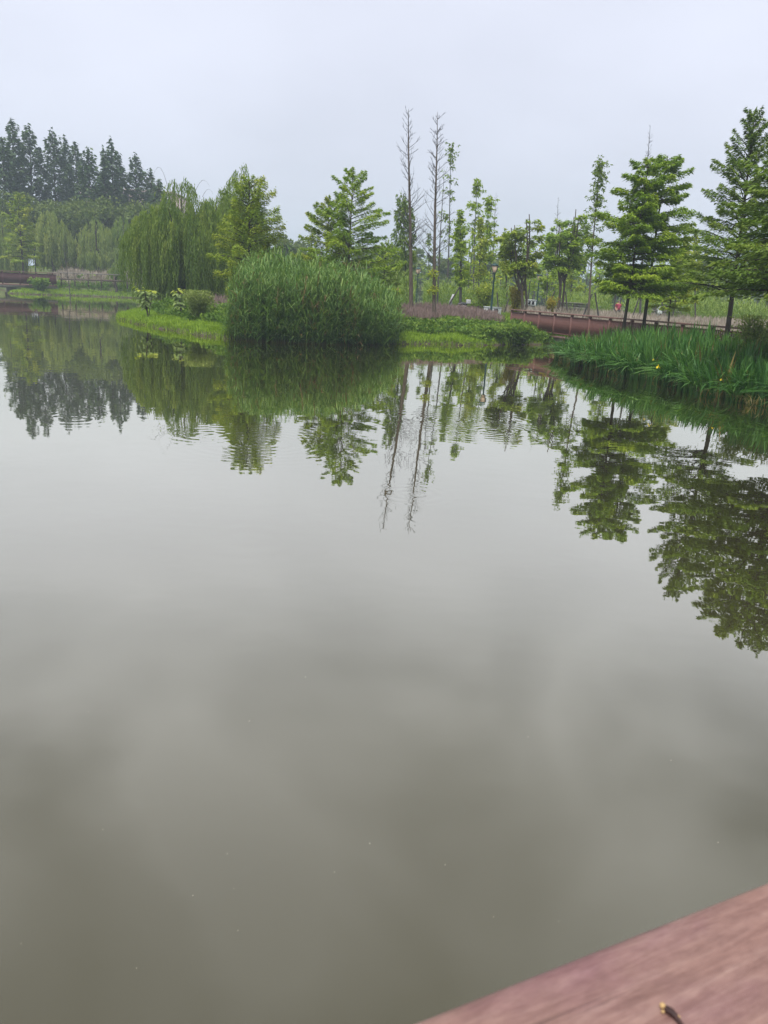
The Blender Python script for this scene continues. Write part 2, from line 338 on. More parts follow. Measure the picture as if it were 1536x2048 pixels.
# ------------------------------------------------------------------ pond water
m, t = new_mat('turbid_pond_water')
geo = nd(t, "ShaderNodeNewGeometry")
def ripple_noise(scale, stretch, amp, detail=2.0):
    mp = nd(t, "ShaderNodeMapping"); mp.inputs["Scale"].default_value = stretch; t.links.new(geo.outputs["Position"], mp.inputs[0])
    n = nd(t, "ShaderNodeTexNoise"); n.inputs["Scale"].default_value = scale; n.inputs["Detail"].default_value = detail
    t.links.new(mp.outputs[0], n.inputs["Vector"])
    k = nd(t, "ShaderNodeMath", operation='MULTIPLY'); k.inputs[1].default_value = amp; t.links.new(n.outputs[0], k.inputs[0])
    return k.outputs[0]
def add_(a, b):
    k = nd(t, "ShaderNodeMath", operation='ADD'); t.links.new(a, k.inputs[0]); t.links.new(b, k.inputs[1]); return k.outputs[0]
def rings(cx, cy_, wl, amp, rad):
    d = nd(t, "ShaderNodeVectorMath", operation='DISTANCE'); t.links.new(geo.outputs["Position"], d.inputs[0]); d.inputs[1].default_value = (cx, cy_, 0)
    a = nd(t, "ShaderNodeMath", operation='MULTIPLY'); a.inputs[1].default_value = 2 * math.pi / wl; t.links.new(d.outputs["Value"], a.inputs[0])
    s = nd(t, "ShaderNodeMath", operation='SINE'); t.links.new(a.outputs[0], s.inputs[0])
    q = nd(t, "ShaderNodeMapRange"); q.interpolation_type = 'SMOOTHSTEP'; q.inputs[1].default_value = 0; q.inputs[2].default_value = rad
    q.inputs[3].default_value = amp; q.inputs[4].default_value = 0; t.links.new(d.outputs["Value"], q.inputs[0])
    k = nd(t, "ShaderNodeMath", operation='MULTIPLY'); t.links.new(s.outputs[0], k.inputs[0]); t.links.new(q.outputs[0], k.inputs[1]); return k.outputs[0]
hgt = add_(ripple_noise(0.7, (1, 1, 1), 0.0036, 1.0), ripple_noise(3.2, (1, 1.3, 1), 0.0006, 1.0))
for (qx, qy, wl, amp, rad) in [(900, 842, 0.22, 0.00035, 2.6), (985, 862, 0.2, 0.0003, 2.0), (822, 988, 0.16, 0.0004, 0.7), (520, 885, 0.2, 0.00035, 2.2), (410, 870, 0.2, 0.00025, 1.5),
                               (150, 838, 0.25, 0.00025, 1.2), (130, 737, 0.4, 0.0004, 1.6), (1080, 812, 0.25, 0.0002, 1.4), (500, 1080, 0.3, 0.0002, 1.0)]:
    c = on_z(qx, qy); hgt = add_(hgt, rings(float(c[0]), float(c[1]), wl, amp, rad))
bp = nd(t, "ShaderNodeBump"); bp.inputs["Strength"].default_value = 1.0; bp.inputs["Distance"].default_value = 1.0; t.links.new(hgt, bp.inputs["Height"])
nm = nd(t, "ShaderNodeTexNoise"); nm.inputs["Scale"].default_value = 0.22; nm.inputs["Detail"].default_value = 4; t.links.new(geo.outputs["Position"], nm.inputs[0])
rw = ramp(t, [(0.042, 0.038, 0.018), (0.051, 0.047, 0.023)], [0.35, 0.65]); t.links.new(nm.outputs[0], rw.inputs[0])
df = nd(t, "ShaderNodeBsdfDiffuse"); t.links.new(rw.outputs[0], df.inputs[0])
gl = nd(t, "ShaderNodeBsdfGlossy"); gl.inputs["Roughness"].default_value = 0.012; gl.inputs["Color"].default_value = (1.0, 0.97, 0.85, 1)
t.links.new(bp.outputs[0], gl.inputs["Normal"])
lw = nd(t, "ShaderNodeLayerWeight"); lw.inputs["Blend"].default_value = 0.5; t.links.new(bp.outputs[0], lw.inputs["Normal"])
fc = nd(t, "ShaderNodeFloatCurve"); cv = fc.mapping.curves[0]
pts = [(0, 0.08), (0.25, 0.115), (0.36, 0.17), (0.51, 0.33), (0.625, 0.49), (0.724, 0.64), (0.826, 0.81), (1, 1)]
cv.points[0].location = pts[0]; cv.points[1].location = pts[-1]
for q in pts[1:-1]: cv.points.new(*q)
fc.mapping.update(); t.links.new(lw.outputs["Facing"], fc.inputs["Value"])
mxs = nd(t, "ShaderNodeMixShader"); t.links.new(fc.outputs[0], mxs.inputs[0]); t.links.new(df.outputs[0], mxs.inputs[1]); t.links.new(gl.outputs[0], mxs.inputs[2])
o_ = nd(t, "ShaderNodeOutputMaterial"); t.links.new(mxs.outputs[0], o_.inputs[0])
wx = np.linspace(-130, 40, 18); wy = np.linspace(-40, 125, 18); WX, WY = np.meshgrid(wx, wy); ii = np.arange(324).reshape(18, 18)
gw = Geo().add(np.stack([WX, WY, 0 * WX], -1), np.stack([ii[:-1, :-1], ii[:-1, 1:], ii[1:, 1:], ii[1:, :-1]], -1).reshape(-1, 4))
tag(gw.obj('water', m, tint=False), 'still olive green pond water mirroring trees and sky', 'water', kind='structure')

# far hill
hx_ = np.linspace(-1, 1, 60); hy_ = np.linspace(-1, 1, 24); HX, HY = np.meshgrid(hx_, hy_)
HZ = np.clip(1 - HX ** 2, 0, 1) ** 0.8 * np.clip(1 - HY ** 2, 0, 1) * (1 + 0.12 * np.sin(HX * 9) + 0.07 * np.sin(HX * 23 + 2))
ii = np.arange(60 * 24).reshape(24, 60)
c = at_y(1735, 560, 420)
gh = Geo().add(np.stack([c[0] + HX * 105, 420 + HY * 70, -2 + HZ * 53], -1), np.stack([ii[:-1, :-1], ii[:-1, 1:], ii[1:, 1:], ii[1:, :-1]], -1).reshape(-1, 4))
tag(gh.obj('hill', solid_mat('wooded_hill', [(0.02, 0.04, 0.02), (0.05, 0.08, 0.035)], 0.06, 0.95), None, True, False), 'distant blue wooded hill behind the tall cypress', 'hill', kind='structure')

# ------------------------------------------------------------------ railings and bridges
def railing(name, A, Bp, rail_h, deck_za, deck_zb, spacing, post_every, mats, label, cat, rail_w=0.22, bal_w=0.048, deck=True, deck_w=2.4, deck_from=0.0):
    A, Bp = np.array(A, float), np.array(Bp, float)
    Ld = np.linalg.norm(Bp - A); d = (Bp - A) / Ld; ang = math.atan2(d[1], d[0])
    root = empty(name, (A[0], A[1], 0), ang); tag(root, label, cat)
    z = lambda s: deck_za + (deck_zb - deck_za) * s / Ld
    top, body = mats
    seg = 3.0; s = 0.0; g0 = None
    k = 0
    while s < Ld - 0.01:                                   # handrail boards butted end to end
        e = min(s + seg, Ld); g = Geo()
        beam(g, (s + 0.004, 0, z(s) + rail_h - 0.035), (e - 0.004, 0, z(e) + rail_h - 0.035), rail_w, 0.07)
        o = g.obj('handrail', top, root, tint=False); bv(o, 0.012); s = e
    g = Geo(); beam(g, (0, 0, z(0) + rail_h - 0.19), (Ld, 0, z(Ld) + rail_h - 0.19), 0.05, 0.06); g.obj('upper_rail', body, root, tint=False)
    g = Geo(); beam(g, (0, 0, z(0) + 0.12), (Ld, 0, z(Ld) + 0.12), 0.05, 0.06); g.obj('lower_rail', body, root, tint=False)
    pm = None; s = 0.06
    while s < Ld:
        if pm is None:
            gp = Geo(); box(gp, -0.06, 0.06, -0.06, 0.06, -0.25, rail_h - 0.075); pm = gp.mesh('post', body, tint=False)
        o = link('post', pm, root); o.location = (s, 0, z(s)); s += post_every
    n = int(Ld / spacing); gb = Geo(); box(gb, -bal_w / 2, bal_w / 2, -bal_w / 2, bal_w / 2, 0, rail_h - 0.37); bm = gb.mesh('baluster', body, tint=False)
    for i in range(min(n, 298)):
        s = (i + 0.5) * spacing
        o = link('baluster', bm, root); o.location = (s, 0, z(s) + 0.15)
    if deck:
        g = Geo(); beam(g, (deck_from, deck_w / 2 - 0.15, z(0) - 0.07), (Ld, deck_w / 2 - 0.15, z(Ld) - 0.07), deck_w, 0.10); g.obj('deck', top, root, tint=False)
        g = Geo(); beam(g, (deck_from, 0.0, z(0) - 0.245), (Ld, 0.0, z(Ld) - 0.245), 0.16, 0.24); g.obj('edge_beam', B['concrete'], root, tint=False)
    return root
def bv(o, w, seg=2):
    b = o.modifiers.new('bevel', 'BEVEL'); b.width = w; b.segments = seg; b.limit_method = 'ANGLE'
    return o

Ra = at_y(1024, 616.6, 49.2); Rb = at_y(1496, 654, 29.6)
Rdir = (Rb - Ra)[:2]; Rdir /= np.linalg.norm(Rdir); Rend = Rb[:2] + Rdir * 7.0
rb = railing('footbridge', Ra[:2], Rend, 1.22, 0.55, 0.55, 0.125, 1.85, (B['rail_top'], B['rail']), 'reddish brown timber footbridge railing behind the iris bed', 'bridge', deck_from=3.6)
g = Geo(); box(g, 3.7, 4.6, 0.02, 2.2, -0.6, 0.18); bv(g.obj('abutment', B['concrete'], rb, tint=False), 0.03)
La = at_y(-110, 543, 81); Lb = at_y(112, 545.5, 91.5)
lb = railing('boardwalk_bridge', La[:2], Lb[:2], 1.34, 0.86, 1.02, 0.125, 2.0, (B['rail_top'], B['rail_old']), 'dark brown boardwalk bridge at the far end of the pond', 'bridge', bal_w=0.095)
Ld = float(np.linalg.norm(Lb[:2] - La[:2]))
for s in (Ld * 0.61, Ld * 0.2):
    g = Geo(); box(g, s, s + 0.6, 0.1, 2.1, -0.6, 0.56); bv(g.obj('abutment', B['concrete'], lb, tint=False), 0.03)
Lc = at_y(118, 547, 92.5); Le = at_y(292, 550.5, 98)
g = None
root = empty('path_railing', (Lc[0], Lc[1], 0), math.atan2(Le[1] - Lc[1], Le[0] - Lc[0])); Lp = float(np.linalg.norm((Le - Lc)[:2]))
tag(root, 'low pale path railing behind the far grass bank', 'railing')
g = Geo(); beam(g, (0, 0, 2.44), (Lp, 0, 2.66), 0.16, 0.10); g.obj('handrail', B['concrete'], root, tint=False)
for s in np.arange(0.2, Lp, 1.5):
    g = Geo(); box(g, s - 0.07, s + 0.07, -0.06, 0.06, 1.0, 2.388 + 0.22 * s / Lp); g.obj('post', B['bark_pale'], root, tint=False)
g = Geo(); beam(g, (0, 0, 1.75), (Lp, 0, 1.95), 0.05, 0.2); g.obj('lower_rail', B['bark_pale'], root, tint=False)

# ------------------------------------------------------------------ street lamps
def lamp_head(root, H):
    def ring(z, r, n=4): 
        th = np.arange(n) * 2 * math.pi / n + math.pi / 4
        return np.stack([r * np.cos(th), r * np.sin(th), np.full(n, z)], 1)
    def loft(rings, n=4):
        V = np.concatenate(rings); f = []
        for i in range(len(rings) - 1):
            for j in range(n): f.append([i * n + j, i * n + (j + 1) % n, (i + 1) * n + (j + 1) % n, (i + 1) * n + j])
        return V, f
    g = Geo(); P = np.array([[0, 0, z] for z in (0, 0.25, 0.3, 0.45, H - 0.72, H - 0.66)]); tubes(g, P, np.array([0.13, 0.13, 0.10, 0.075, 0.05, 0.075]), 10)
    g.obj('post', B['lamp_paint'], root, True, False)
    g = Geo(); v, f = loft([ring(H - 0.66, 0.07), ring(H - 0.60, 0.13), ring(H - 0.57, 0.14), ring(H - 0.57, 0.01)]); g.add(v, f); g.obj('collar', B['lamp_paint'], root, tint=False)
    g = Geo(); v, f = loft([ring(H - 0.57, 0.135), ring(H - 0.18, 0.27), ring(H - 0.18, 0.01)]); g.add(v, f); lan = g.obj('lantern', B['lamp_glass'], root, tint=False)
    for k in range(4):
        a = k * math.pi / 2 + math.pi / 4; g = Geo()
        tubes(g, np.array([[0.143 * math.cos(a), 0.143 * math.sin(a), H - 0.57], [0.278 * math.cos(a), 0.278 * math.sin(a), H - 0.18]]), np.array([0.016, 0.016]), 5)
        g.obj('frame_bar', B['lamp_paint'], lan, tint=False)
    g = Geo(); v, f = loft([ring(H - 0.177, 0.01), ring(H - 0.177, 0.31), ring(H - 0.13, 0.32), ring(H - 0.05, 0.16), ring(H - 0.02, 0.10), ring(H, 0.02), ring(H + 0.07, 0.012)]); g.add(v, f); g.obj('cap', B['lamp_paint'], root, tint=False)
for (px, py, D, lab) in [(837, 533, 76, 'dark teal park lamp post beside the leafless left trunk'), (991, 524, 52, 'nearest teal park lamp post with amber lantern above the white cabinet'),
                         (1080, 546, 75, 'teal park lamp post beside the small white cabinet near the footbridge'), (68, 488, 97, 'black park lamp post behind the boardwalk bridge')]:
    tp = at_y(px, py, D); gz = float(ground(tp[0], tp[1])); r = empty('street_lamp', (tp[0], D, gz - 0.05), U(0, 1.5)); lamp_head(r, float(tp[2] - gz) - 0.02)
    tag(r, lab, 'lamp post', 'park lamp posts')

# ------------------------------------------------------------------ tree generators
def limb_paths(n, z0, z1, H, R, prof, el0, el1, droop, start_r, seed_az=0.0, K=6, jitter=0.25, rag=0.72, tiers=0):
    t_ = np.sort((np.arange(n) + U(0, 1, n)) / n)
    if tiers: t_ = np.clip((np.floor(t_ * tiers) + 0.5 + rng.normal(0, 0.24, n)) / tiers, 0.01, 0.99)
    z = z0 + (z1 - z0) * t_
    az = np.arange(n) * 2.39996 + seed_az + U(-0.4, 0.4, n)
    ln = R * prof(t_) * U(rag, 1.12, n)
    el = el0 + (el1 - el0) * t_ + U(-0.12, 0.12, n)
    s = np.linspace(0, 1, K)
    P = np.zeros((n, K, 3))
    hor = ln[:, None] * s[None, :]
    P[..., 0] = np.cos(az)[:, None] * hor; P[..., 1] = np.sin(az)[:, None] * hor
    P[..., 2] = z[:, None] + hor * np.tan(el)[:, None] - droop * ln[:, None] * s[None, :] ** 2
    wv = rng.normal(0, jitter * 0.06, (n, K, 3)) * (ln[:, None] * s[None, :])[..., None]
    return P + wv, az, ln, t_, z
def spray_cards(g, P, az, ln, per_m, size, wid, flat=0.12, spread=0.34, t0=0.2, t1=1.0, droop=0.25, inner=0.15, hang=0.0):
    n = len(P); K = P.shape[1]
    cnt = np.maximum((ln * per_m).astype(int), 3); who = np.repeat(np.arange(n), cnt); N = len(who)
    s = np.clip(inner + (1 - inner) * U(0, 1, N) ** 0.75, 0, 1); fs = s * (K - 1); i0 = np.minimum(fs.astype(int), K - 2); fr = (fs - i0)[:, None]
    c = P[who, i0] * (1 - fr) + P[who, i0 + 1] * fr
    lat = np.stack([-np.sin(az), np.cos(az), 0 * az], 1)[who]; fwd = np.stack([np.cos(az), np.sin(az), 0 * az], 1)[who]
    # side twigs: a few per limb, so that the spray breaks into fingers with gaps
    tw = rng.integers(0, 7, N); side = np.where(rng.random(N) < 0.5, -1, 1)
    w = U(0, 1, N) ** 0.8 * spread * ln[who] * (1.05 - s) ** 0.6
    c = c + lat * (side * w)[:, None] + fwd * (w * 0.55)[:, None]
    c[:, 2] += rng.normal(0, flat * size, N) * 2 - droop * w - hang * U(0, 1, N) ** 2
    d = nrm(fwd * 0.7 + lat * side[:, None] * U(0.2, 1.0, N)[:, None] + rdir(N) * 0.45 - np.array([0, 0, 1.0]) * (0.25 + hang))
    b = nrm(np.cross(d, np.array([0, 0, 1.0]) + rdir(N) * 0.8))
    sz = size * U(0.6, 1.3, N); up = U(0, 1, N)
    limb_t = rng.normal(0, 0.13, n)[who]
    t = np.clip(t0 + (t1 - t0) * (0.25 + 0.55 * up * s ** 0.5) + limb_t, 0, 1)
    return cards(g, c, d * sz[:, None] * 0.5, b * (sz * wid)[:, None] * 0.5, t)
def trunk(g, H, r0, lean=(0, 0), wobble=0.03, K=14, n=8, r1=0.012, power=1.0):
    s = np.linspace(0, 1, K); P = np.zeros((K, 3)); P[:, 2] = s * H
    P[:, 0] = lean[0] * s + wobble * H * 0.15 * np.sin(s * 5 + U(0, 6)) * s; P[:, 1] = lean[1] * s + wobble * H * 0.15 * np.sin(s * 4 + U(0, 6)) * s
    R = r1 + (r0 - r1) * (1 - s) ** power; R[0] *= 1.3
    tubes(g, P, R, n); return P
def along(P, z):
    return np.stack([np.interp(z, P[:, 2], P[:, 0]), np.interp(z, P[:, 2], P[:, 1]), 0 * z], -1)
def finish(root, gt_, gc, bark, leaf):
    gt_.obj('trunk', bark, root, True, False)
    if gc is not None: gc.obj('crown', leaf, root)
def place(name, px_tip, py_tip, D, base_px=None):
    tp = at_y(px_tip, py_tip, D); bx = tp[0] if base_px is None else at_y(base_px[0], base_px[1], D)[0]
    gz = float(ground(bx, D)) - 0.06
    return empty(name, (bx, D, gz)), float(tp[2] - gz), float(tp[0] - bx)
def cypress(px, py, D, R, label, base_px=None, leaf='cypress', clear=0.22, limbs=64, per_m=75, size=0.17, wid=0.34, r0=0.10, tip_cut=0.0, el=(0.10, 0.75), prof=None, droop=0.12, bark='bark', group=None, flat=0.12, name='cypress_tree', spread=0.34, hang=0.0, rag=0.72, tiers=0):
    root, H, dx = place(name, px, py, D, base_px); tag(root, label, 'tree', group)
    g = Geo(); P0 = trunk(g, H * 0.985, r0, (dx, 0))
    prof = prof or (lambda t_: (1 - t_ ** 1.25) * 0.93 + 0.07)
    P, az, ln, t_, z = limb_paths(limbs, H * clear, H * 0.985, H, R, prof, el[0], el[1], droop, 0, U(0, 6), rag=rag, tiers=tiers)
    P += along(P0, z)[:, None, :]
    s = np.linspace(1, 0.12, P.shape[1]); tubes(g, P, (0.012 + 0.02 * ln / R)[:, None] * s[None, :] * (r0 / 0.10), 4)
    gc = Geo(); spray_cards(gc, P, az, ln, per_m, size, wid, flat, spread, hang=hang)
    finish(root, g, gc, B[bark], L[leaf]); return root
def bare_branches(g, P0, H, z0, z1, n, lmax, r, el=(0.55, 0.95), twigs=3):
    t_ = np.sort(U(0, 1, n)); z = z0 + (z1 - z0) * t_; az = U(0, 6.283, n)
    ln = lmax * (1 - 0.72 * t_) * U(0.45, 1.15, n); e = U(el[0], el[1], n); K = 5; s = np.linspace(0, 1, K)
    P = np.zeros((n, K, 3)); hor = ln[:, None] * s * np.cos(e)[:, None]
    bend = U(-0.35, 0.35, n)
    a = az[:, None] + bend[:, None] * s
    P[..., 0] = np.cos(a) * hor; P[..., 1] = np.sin(a) * hor; P[..., 2] = z[:, None] + ln[:, None] * np.sin(e)[:, None] * s ** 1.15
    P += along(P0, z)[:, None, :]
    tubes(g, P, (r * (0.55 + 0.8 * ln / lmax))[:, None] * np.linspace(1, 0.25, K)[None, :], 4)
    q = np.repeat(np.arange(n), twigs); f = U(0.35, 0.9, len(q)); k0 = np.minimum((f * 4).astype(int), 3); st = P[q, k0] + (P[q, k0 + 1] - P[q, k0]) * ((f * 4) - k0)[:, None]
    d = nrm(nrm(P[q, -1] - P[q, 0]) + rdir(len(q)) * 0.7 + np.array([0, 0, 0.3])); tl = ln[q] * U(0.2, 0.45, len(q))
    T = np.stack([st, st + d * tl[:, None] * 0.5, st + (d + rdir(len(q)) * 0.2) * tl[:, None]], 1)
    tubes(g, T, np.tile(np.array([0.5, 0.4, 0.25]) * r, (len(q), 1)), 3)
    return P
def dead_tree(px, py, D, base_px, label, r0=0.13, n=95, lmax=1.7, z0=0.33, name='dead_tree', br=0.016):
    root, H, dx = place(name, px, py, D, base_px); tag(root, label, 'tree')
    g = Geo(); P0 = trunk(g, H, r0, (dx, 0), 0.035, r1=0.008, power=0.85)
    if name == 'dead_tree': g.obj('trunk', B['bark_pale'], root, True, False); g = Geo()
    bare_branches(g, P0, H, H * z0, H * 0.99, n, lmax, br); g.obj('branches' if name == 'dead_tree' else 'trunk', B['bark_grey'], root, True, False)
    return root, H, P0
def tuft(g, c, r, n, size, wid=0.5, t0=0.2, t1=1.0, squash=0.7, hang=0.3):
    d = rdir(n) * (U(0.25, 1, n) ** 0.5)[:, None] * r; d[:, 2] *= squash
    a = nrm(d * 1.0 + rdir(n) * 0.25 * r + np.array([0, 0, -hang * r])); b = nrm(np.cross(a, rdir(n))); sz = size * U(0.6, 1.3, n)
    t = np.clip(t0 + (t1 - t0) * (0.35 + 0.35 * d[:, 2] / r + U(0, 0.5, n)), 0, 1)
    cards(g, c + d, a * sz[:, None] / 2, b * (sz * wid)[:, None] / 2, t)
def slender(px, py, D, base_px, label, dens=22, rr=0.9, leaf='cypress', r0=0.08, z0=0.25, size=0.2, nt=26, bare=10, bark='bark_grey', tuft_r=0.38, name='slender_tree', group='slender trees on the far lawn'):
    root, H, dx = place(name, px, py, D, base_px); tag(root, label, 'tree', group)
    g = Geo(); P0 = trunk(g, H, r0, (dx, 0), 0.05, r1=0.01)
    P = bare_branches(g, P0, H, H * z0, H * 0.97, nt + bare, rr * 1.3, 0.012, (0.15, 0.8), 1)
    g.obj('trunk', B[bark], root, True, False)
    gc = Geo(); pick = rng.permutation(nt + bare)[:nt]
    for i in pick:
        for f in (0.55, 1.0):
            k = f * 4; k0 = min(int(k), 3); c = P[i, k0] + (P[i, k0 + 1] - P[i, k0]) * (k - k0)
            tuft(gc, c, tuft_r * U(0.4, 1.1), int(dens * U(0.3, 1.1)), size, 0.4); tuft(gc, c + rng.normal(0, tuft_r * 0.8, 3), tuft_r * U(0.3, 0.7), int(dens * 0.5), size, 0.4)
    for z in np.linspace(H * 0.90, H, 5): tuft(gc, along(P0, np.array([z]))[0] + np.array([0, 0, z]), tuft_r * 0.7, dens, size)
    gc.obj('crown', L[leaf], root); return root
def pollard(px, py, D, base_px, label, leaf='cypress_lime', r0=0.10, stems=6, fork=0.36, rad=1.5, nb=15, dens=70):
    root, H, dx = place('pollard_tree', px, py, D, base_px); tag(root, label, 'tree', 'cut back trees behind the footbridge')
    g = Geo(); gc = Geo(); K = 8
    s = np.linspace(0, 1, K); hf = H * fork
    for j in range(2): tubes(g, np.stack([(j - 0.5) * 0.30 + dx * fork * s + 0.08 * np.sin(3 * s), 0.25 * j + 0 * s, s * hf * (1.0 + 0.1 * j)], 1), r0 * (1.15 - 0.35 * s) * (1.0 - 0.2 * j), 8)
    for j in range(stems):
        a = j * 6.283 / stems + U(-.3, .3); rr = rad * U(0.25, 0.6); top = H * U(0.8, 1.0) if j else H
        b0 = np.array([((j % 2) - 0.5) * 0.30 + dx * fork, 0.25 * (j % 2), hf * U(0.82, 0.98)])
        e = np.array([b0[0] + rr * math.cos(a) + (dx - dx * fork), rr * math.sin(a), top])
        P = b0 + (e - b0) * s[:, None]; P[:, :2] += np.sin(s * math.pi)[:, None] * np.array([math.cos(a), math.sin(a)]) * 0.25
        tubes(g, P, np.linspace(0.075, 0.03, K), 6)
        for q in range(nb):
            f = U(0.18, 0.9); k = f * (K - 1); k0 = min(int(k), K - 2); c = P[k0] + (P[k0 + 1] - P[k0]) * (k - k0)
            aa = U(0, 6.283); ln = rad * U(0.35, 0.8); tip = c + np.array([math.cos(aa) * ln, math.sin(aa) * ln, ln * U(-0.1, 0.35)])
            tubes(g, np.stack([c, (c + tip) / 2 + np.array([0, 0, 0.08]), tip]), np.array([0.02, 0.013, 0.005]), 4)
            Q = np.stack([c + (tip - c) * v + np.array([0, 0, 0.1 * math.sin(v * 3)]) for v in np.linspace(0.2, 1.05, 6)])[None]
            spray_cards(gc, Q, np.array([aa]), np.array([ln]), dens, 0.26, 0.36, 0.15, 0.45, 0.15, 1.0, 0.4)
    finish(root, g, gc, B['bark_pale'], L[leaf]); return root
def willow(px, py, D, Rx, label, leaf='willow', heads=60, per=12, size=0.16, wid=0.22, floor_z=0.5, r0=0.22, step=0.11, group=None, base_px=None, wispy=0, vary=0.5, lobes=7):
    root, H, dx = place('willow_tree', px, py, D, base_px); tag(root, label, 'tree', group)
    g = Geo(); tubes(g, np.array([[0, 0, 0], [0.1, 0, H * 0.15], [-0.1, 0.05, H * 0.32], [0.05 + dx * .3, 0, H * 0.5]]), np.array([r0 * 1.25, r0, r0 * 0.85, r0 * 0.6]), 8)
    gc = Geo(); hl = max(heads // lobes, 3)
    for b_ in range(lobes):
        la = b_ * 2.39996 + U(-.4, .4); lr = 0.0 if b_ == 0 else Rx * U(0.42, 0.72); lz = H * (1.0 if b_ == 0 else (1 - 0.62 * vary * (lr / Rx) ** 1.4 * 1.6) * U(0.9, 1.02)); lR = Rx * (0.5 if b_ == 0 else U(0.34, 0.48))
        lc = np.array([lr * math.cos(la) + dx, lr * math.sin(la) * 0.85, 0]); lt = rng.normal(0, 0.10)
        st = np.array([0.05 + dx * .3, 0, H * U(0.36, 0.5)])
        tubes(g, np.stack([st, (st + lc) / 2 + np.array([0, 0, lz * 0.40]), lc + np.array([0, 0, lz * 0.93])]), np.array([0.11, 0.07, 0.02]) * r0 / 0.22, 6)
        for h in range(hl):
            a = h * 2.39996 + U(-.4, .4); e = math.sqrt((h + 0.5) / hl); rr = lR * e
            hd = lc + np.array([rr * math.cos(a), rr * math.sin(a), lz * (1 - 0.30 * e ** 2.0) * U(0.95, 1.0)])
            ht = lt + rng.normal(0, 0.13); k = max(int(per * U(0.5, 1.4)), 3); out = U(0.05, 0.5, k); sa = a + rng.normal(0, 0.6, k)
            top = hd + np.stack([rng.normal(0, 0.10, k), rng.normal(0, 0.10, k), rng.normal(0, 0.15, k)], 1)
            ln = np.clip((top[:, 2] - floor_z) * (U(0.30, 0.75) + U(-0.2, 0.35, k)), 0.7, np.maximum(top[:, 2] - floor_z, 0.8))
            seg = np.maximum((ln / step).astype(int), 5); who = np.repeat(np.arange(k), seg); N = len(who)
            s = np.concatenate([np.linspace(0, 1, q) for q in seg]); L_ = ln[who]
            arch = out[who] * (1 - np.exp(-s * L_ / 0.45))
            c = top[who] + np.stack([np.cos(sa[who]) * arch + 0.05 * np.sin(s * 7 + who), np.sin(sa[who]) * arch + 0.05 * np.cos(s * 6 + who * 2), 0.16 * np.sin(np.clip(s * L_ / 0.5, 0, 3.14)) - s * L_], 1)
            c += rng.normal(0, 0.022, (N, 3))
            d = nrm(np.array([0, 0, -1.0]) + rdir(N) * 0.35); b = nrm(np.cross(d, rdir(N))); sz = size * U(0.7, 1.5, N)
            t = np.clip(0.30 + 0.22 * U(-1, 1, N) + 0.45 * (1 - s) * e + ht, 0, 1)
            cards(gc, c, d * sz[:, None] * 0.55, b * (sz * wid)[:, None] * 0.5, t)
    if wispy:
        W = np.zeros((wispy, 7, 3)); s = np.linspace(0, 1, 7)
        for i in range(wispy):
            a = U(0, 6.28); q = U(0.2, 0.6) * Rx; hh = U(0.5, 1.3)
            W[i] = np.array([q * math.cos(a) + dx * .6, q * math.sin(a), H * 0.88]) + np.stack([math.cos(a) * s * 1.1, math.sin(a) * s * 1.1, hh * np.sin(s * 2.6)], 1)
        tubes(g, W, np.tile(np.linspace(0.014, 0.004, 7), (wispy, 1)), 3)
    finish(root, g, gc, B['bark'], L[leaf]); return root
def broadleaf(px, py, D, R, label, leaf='broad', clumps=46, dens=110, size=0.42, group=None, name='broadleaf_tree', low=0.25, r0=0.2):
    root, H, dx = place(name, px, py, D); tag(root, label, 'tree', group)
    g = Geo(); P0 = trunk(g, H * 0.85, r0, (0, 0), 0.06); gc = Geo(); br = []
    for i in range(clumps):
        v = rdir(1)[0] * U(0.45, 1.0) ** 0.6; c = np.array([v[0] * R, v[1] * R, H * (low + (1 - low) * 0.5) + v[2] * H * (1 - low) * 0.46])
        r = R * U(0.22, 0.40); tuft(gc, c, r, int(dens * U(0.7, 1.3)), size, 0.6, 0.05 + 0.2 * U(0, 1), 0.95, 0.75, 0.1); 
        if i % 3 == 0: br.append(np.stack([np.array([0, 0, H * 0.3]), c * np.array([.5, .5, .6]) + np.array([0, 0, H * .15]), c]))
    tubes(g, np.array(br), np.tile([0.09, 0.05, 0.02], (len(br), 1)), 5)
    finish(root, g, gc, B['bark'], L[leaf]); return root

# ------------------------------------------------------------------ trees
rng = np.random.default_rng(11)
# two tall leafless trunks on the middle bank
r1_, H1, P1 = dead_tree(818, 218, 47, (823, 625), 'tall bare dead tree, left of the leafless pair on the middle bank')
r2_, H2, P2 = dead_tree(873, 224, 45, (869, 632), 'tall bare dead tree with green sprouts low on its trunk', 0.115, 110, 1.45, 0.28)
gc = Geo()
for f_ in (0.235, 0.25, 0.17, 0.155):
    z = H2 * f_; tuft(gc, along(P2, np.array([z]))[0] + np.array([U(-.15, .15), -0.1, z]), 0.30, 55, 0.2, 0.35, 0.4, 1.0, 0.7, 0.1)
gc.obj('sprouts', L['cypress_lime'], r2_)
dead_tree(1299, 250, 58, (1286, 600), 'thin bare tree tip rising behind the broad double cypress', 0.09, 70, 1.1, 0.4, 'bare_tree', 0.013)
dead_tree(887, 355, 62, (875, 606), 'thin dark bare stem between the dead tree and the slender leafy trunk', 0.075, 46, 1.1, 0.3, 'bare_tree', 0.011)
dead_tree(1117, 395, 70, (1112, 600), 'thin bare stem behind the cut back trees', 0.06, 40, 0.9, 0.4, 'bare_tree', 0.011)
dead_tree(992, 385, 80, (985, 600), 'thin bare tip beside the narrow green trees near the lamp', 0.06, 40, 0.9, 0.4, 'bare_tree', 0.012)
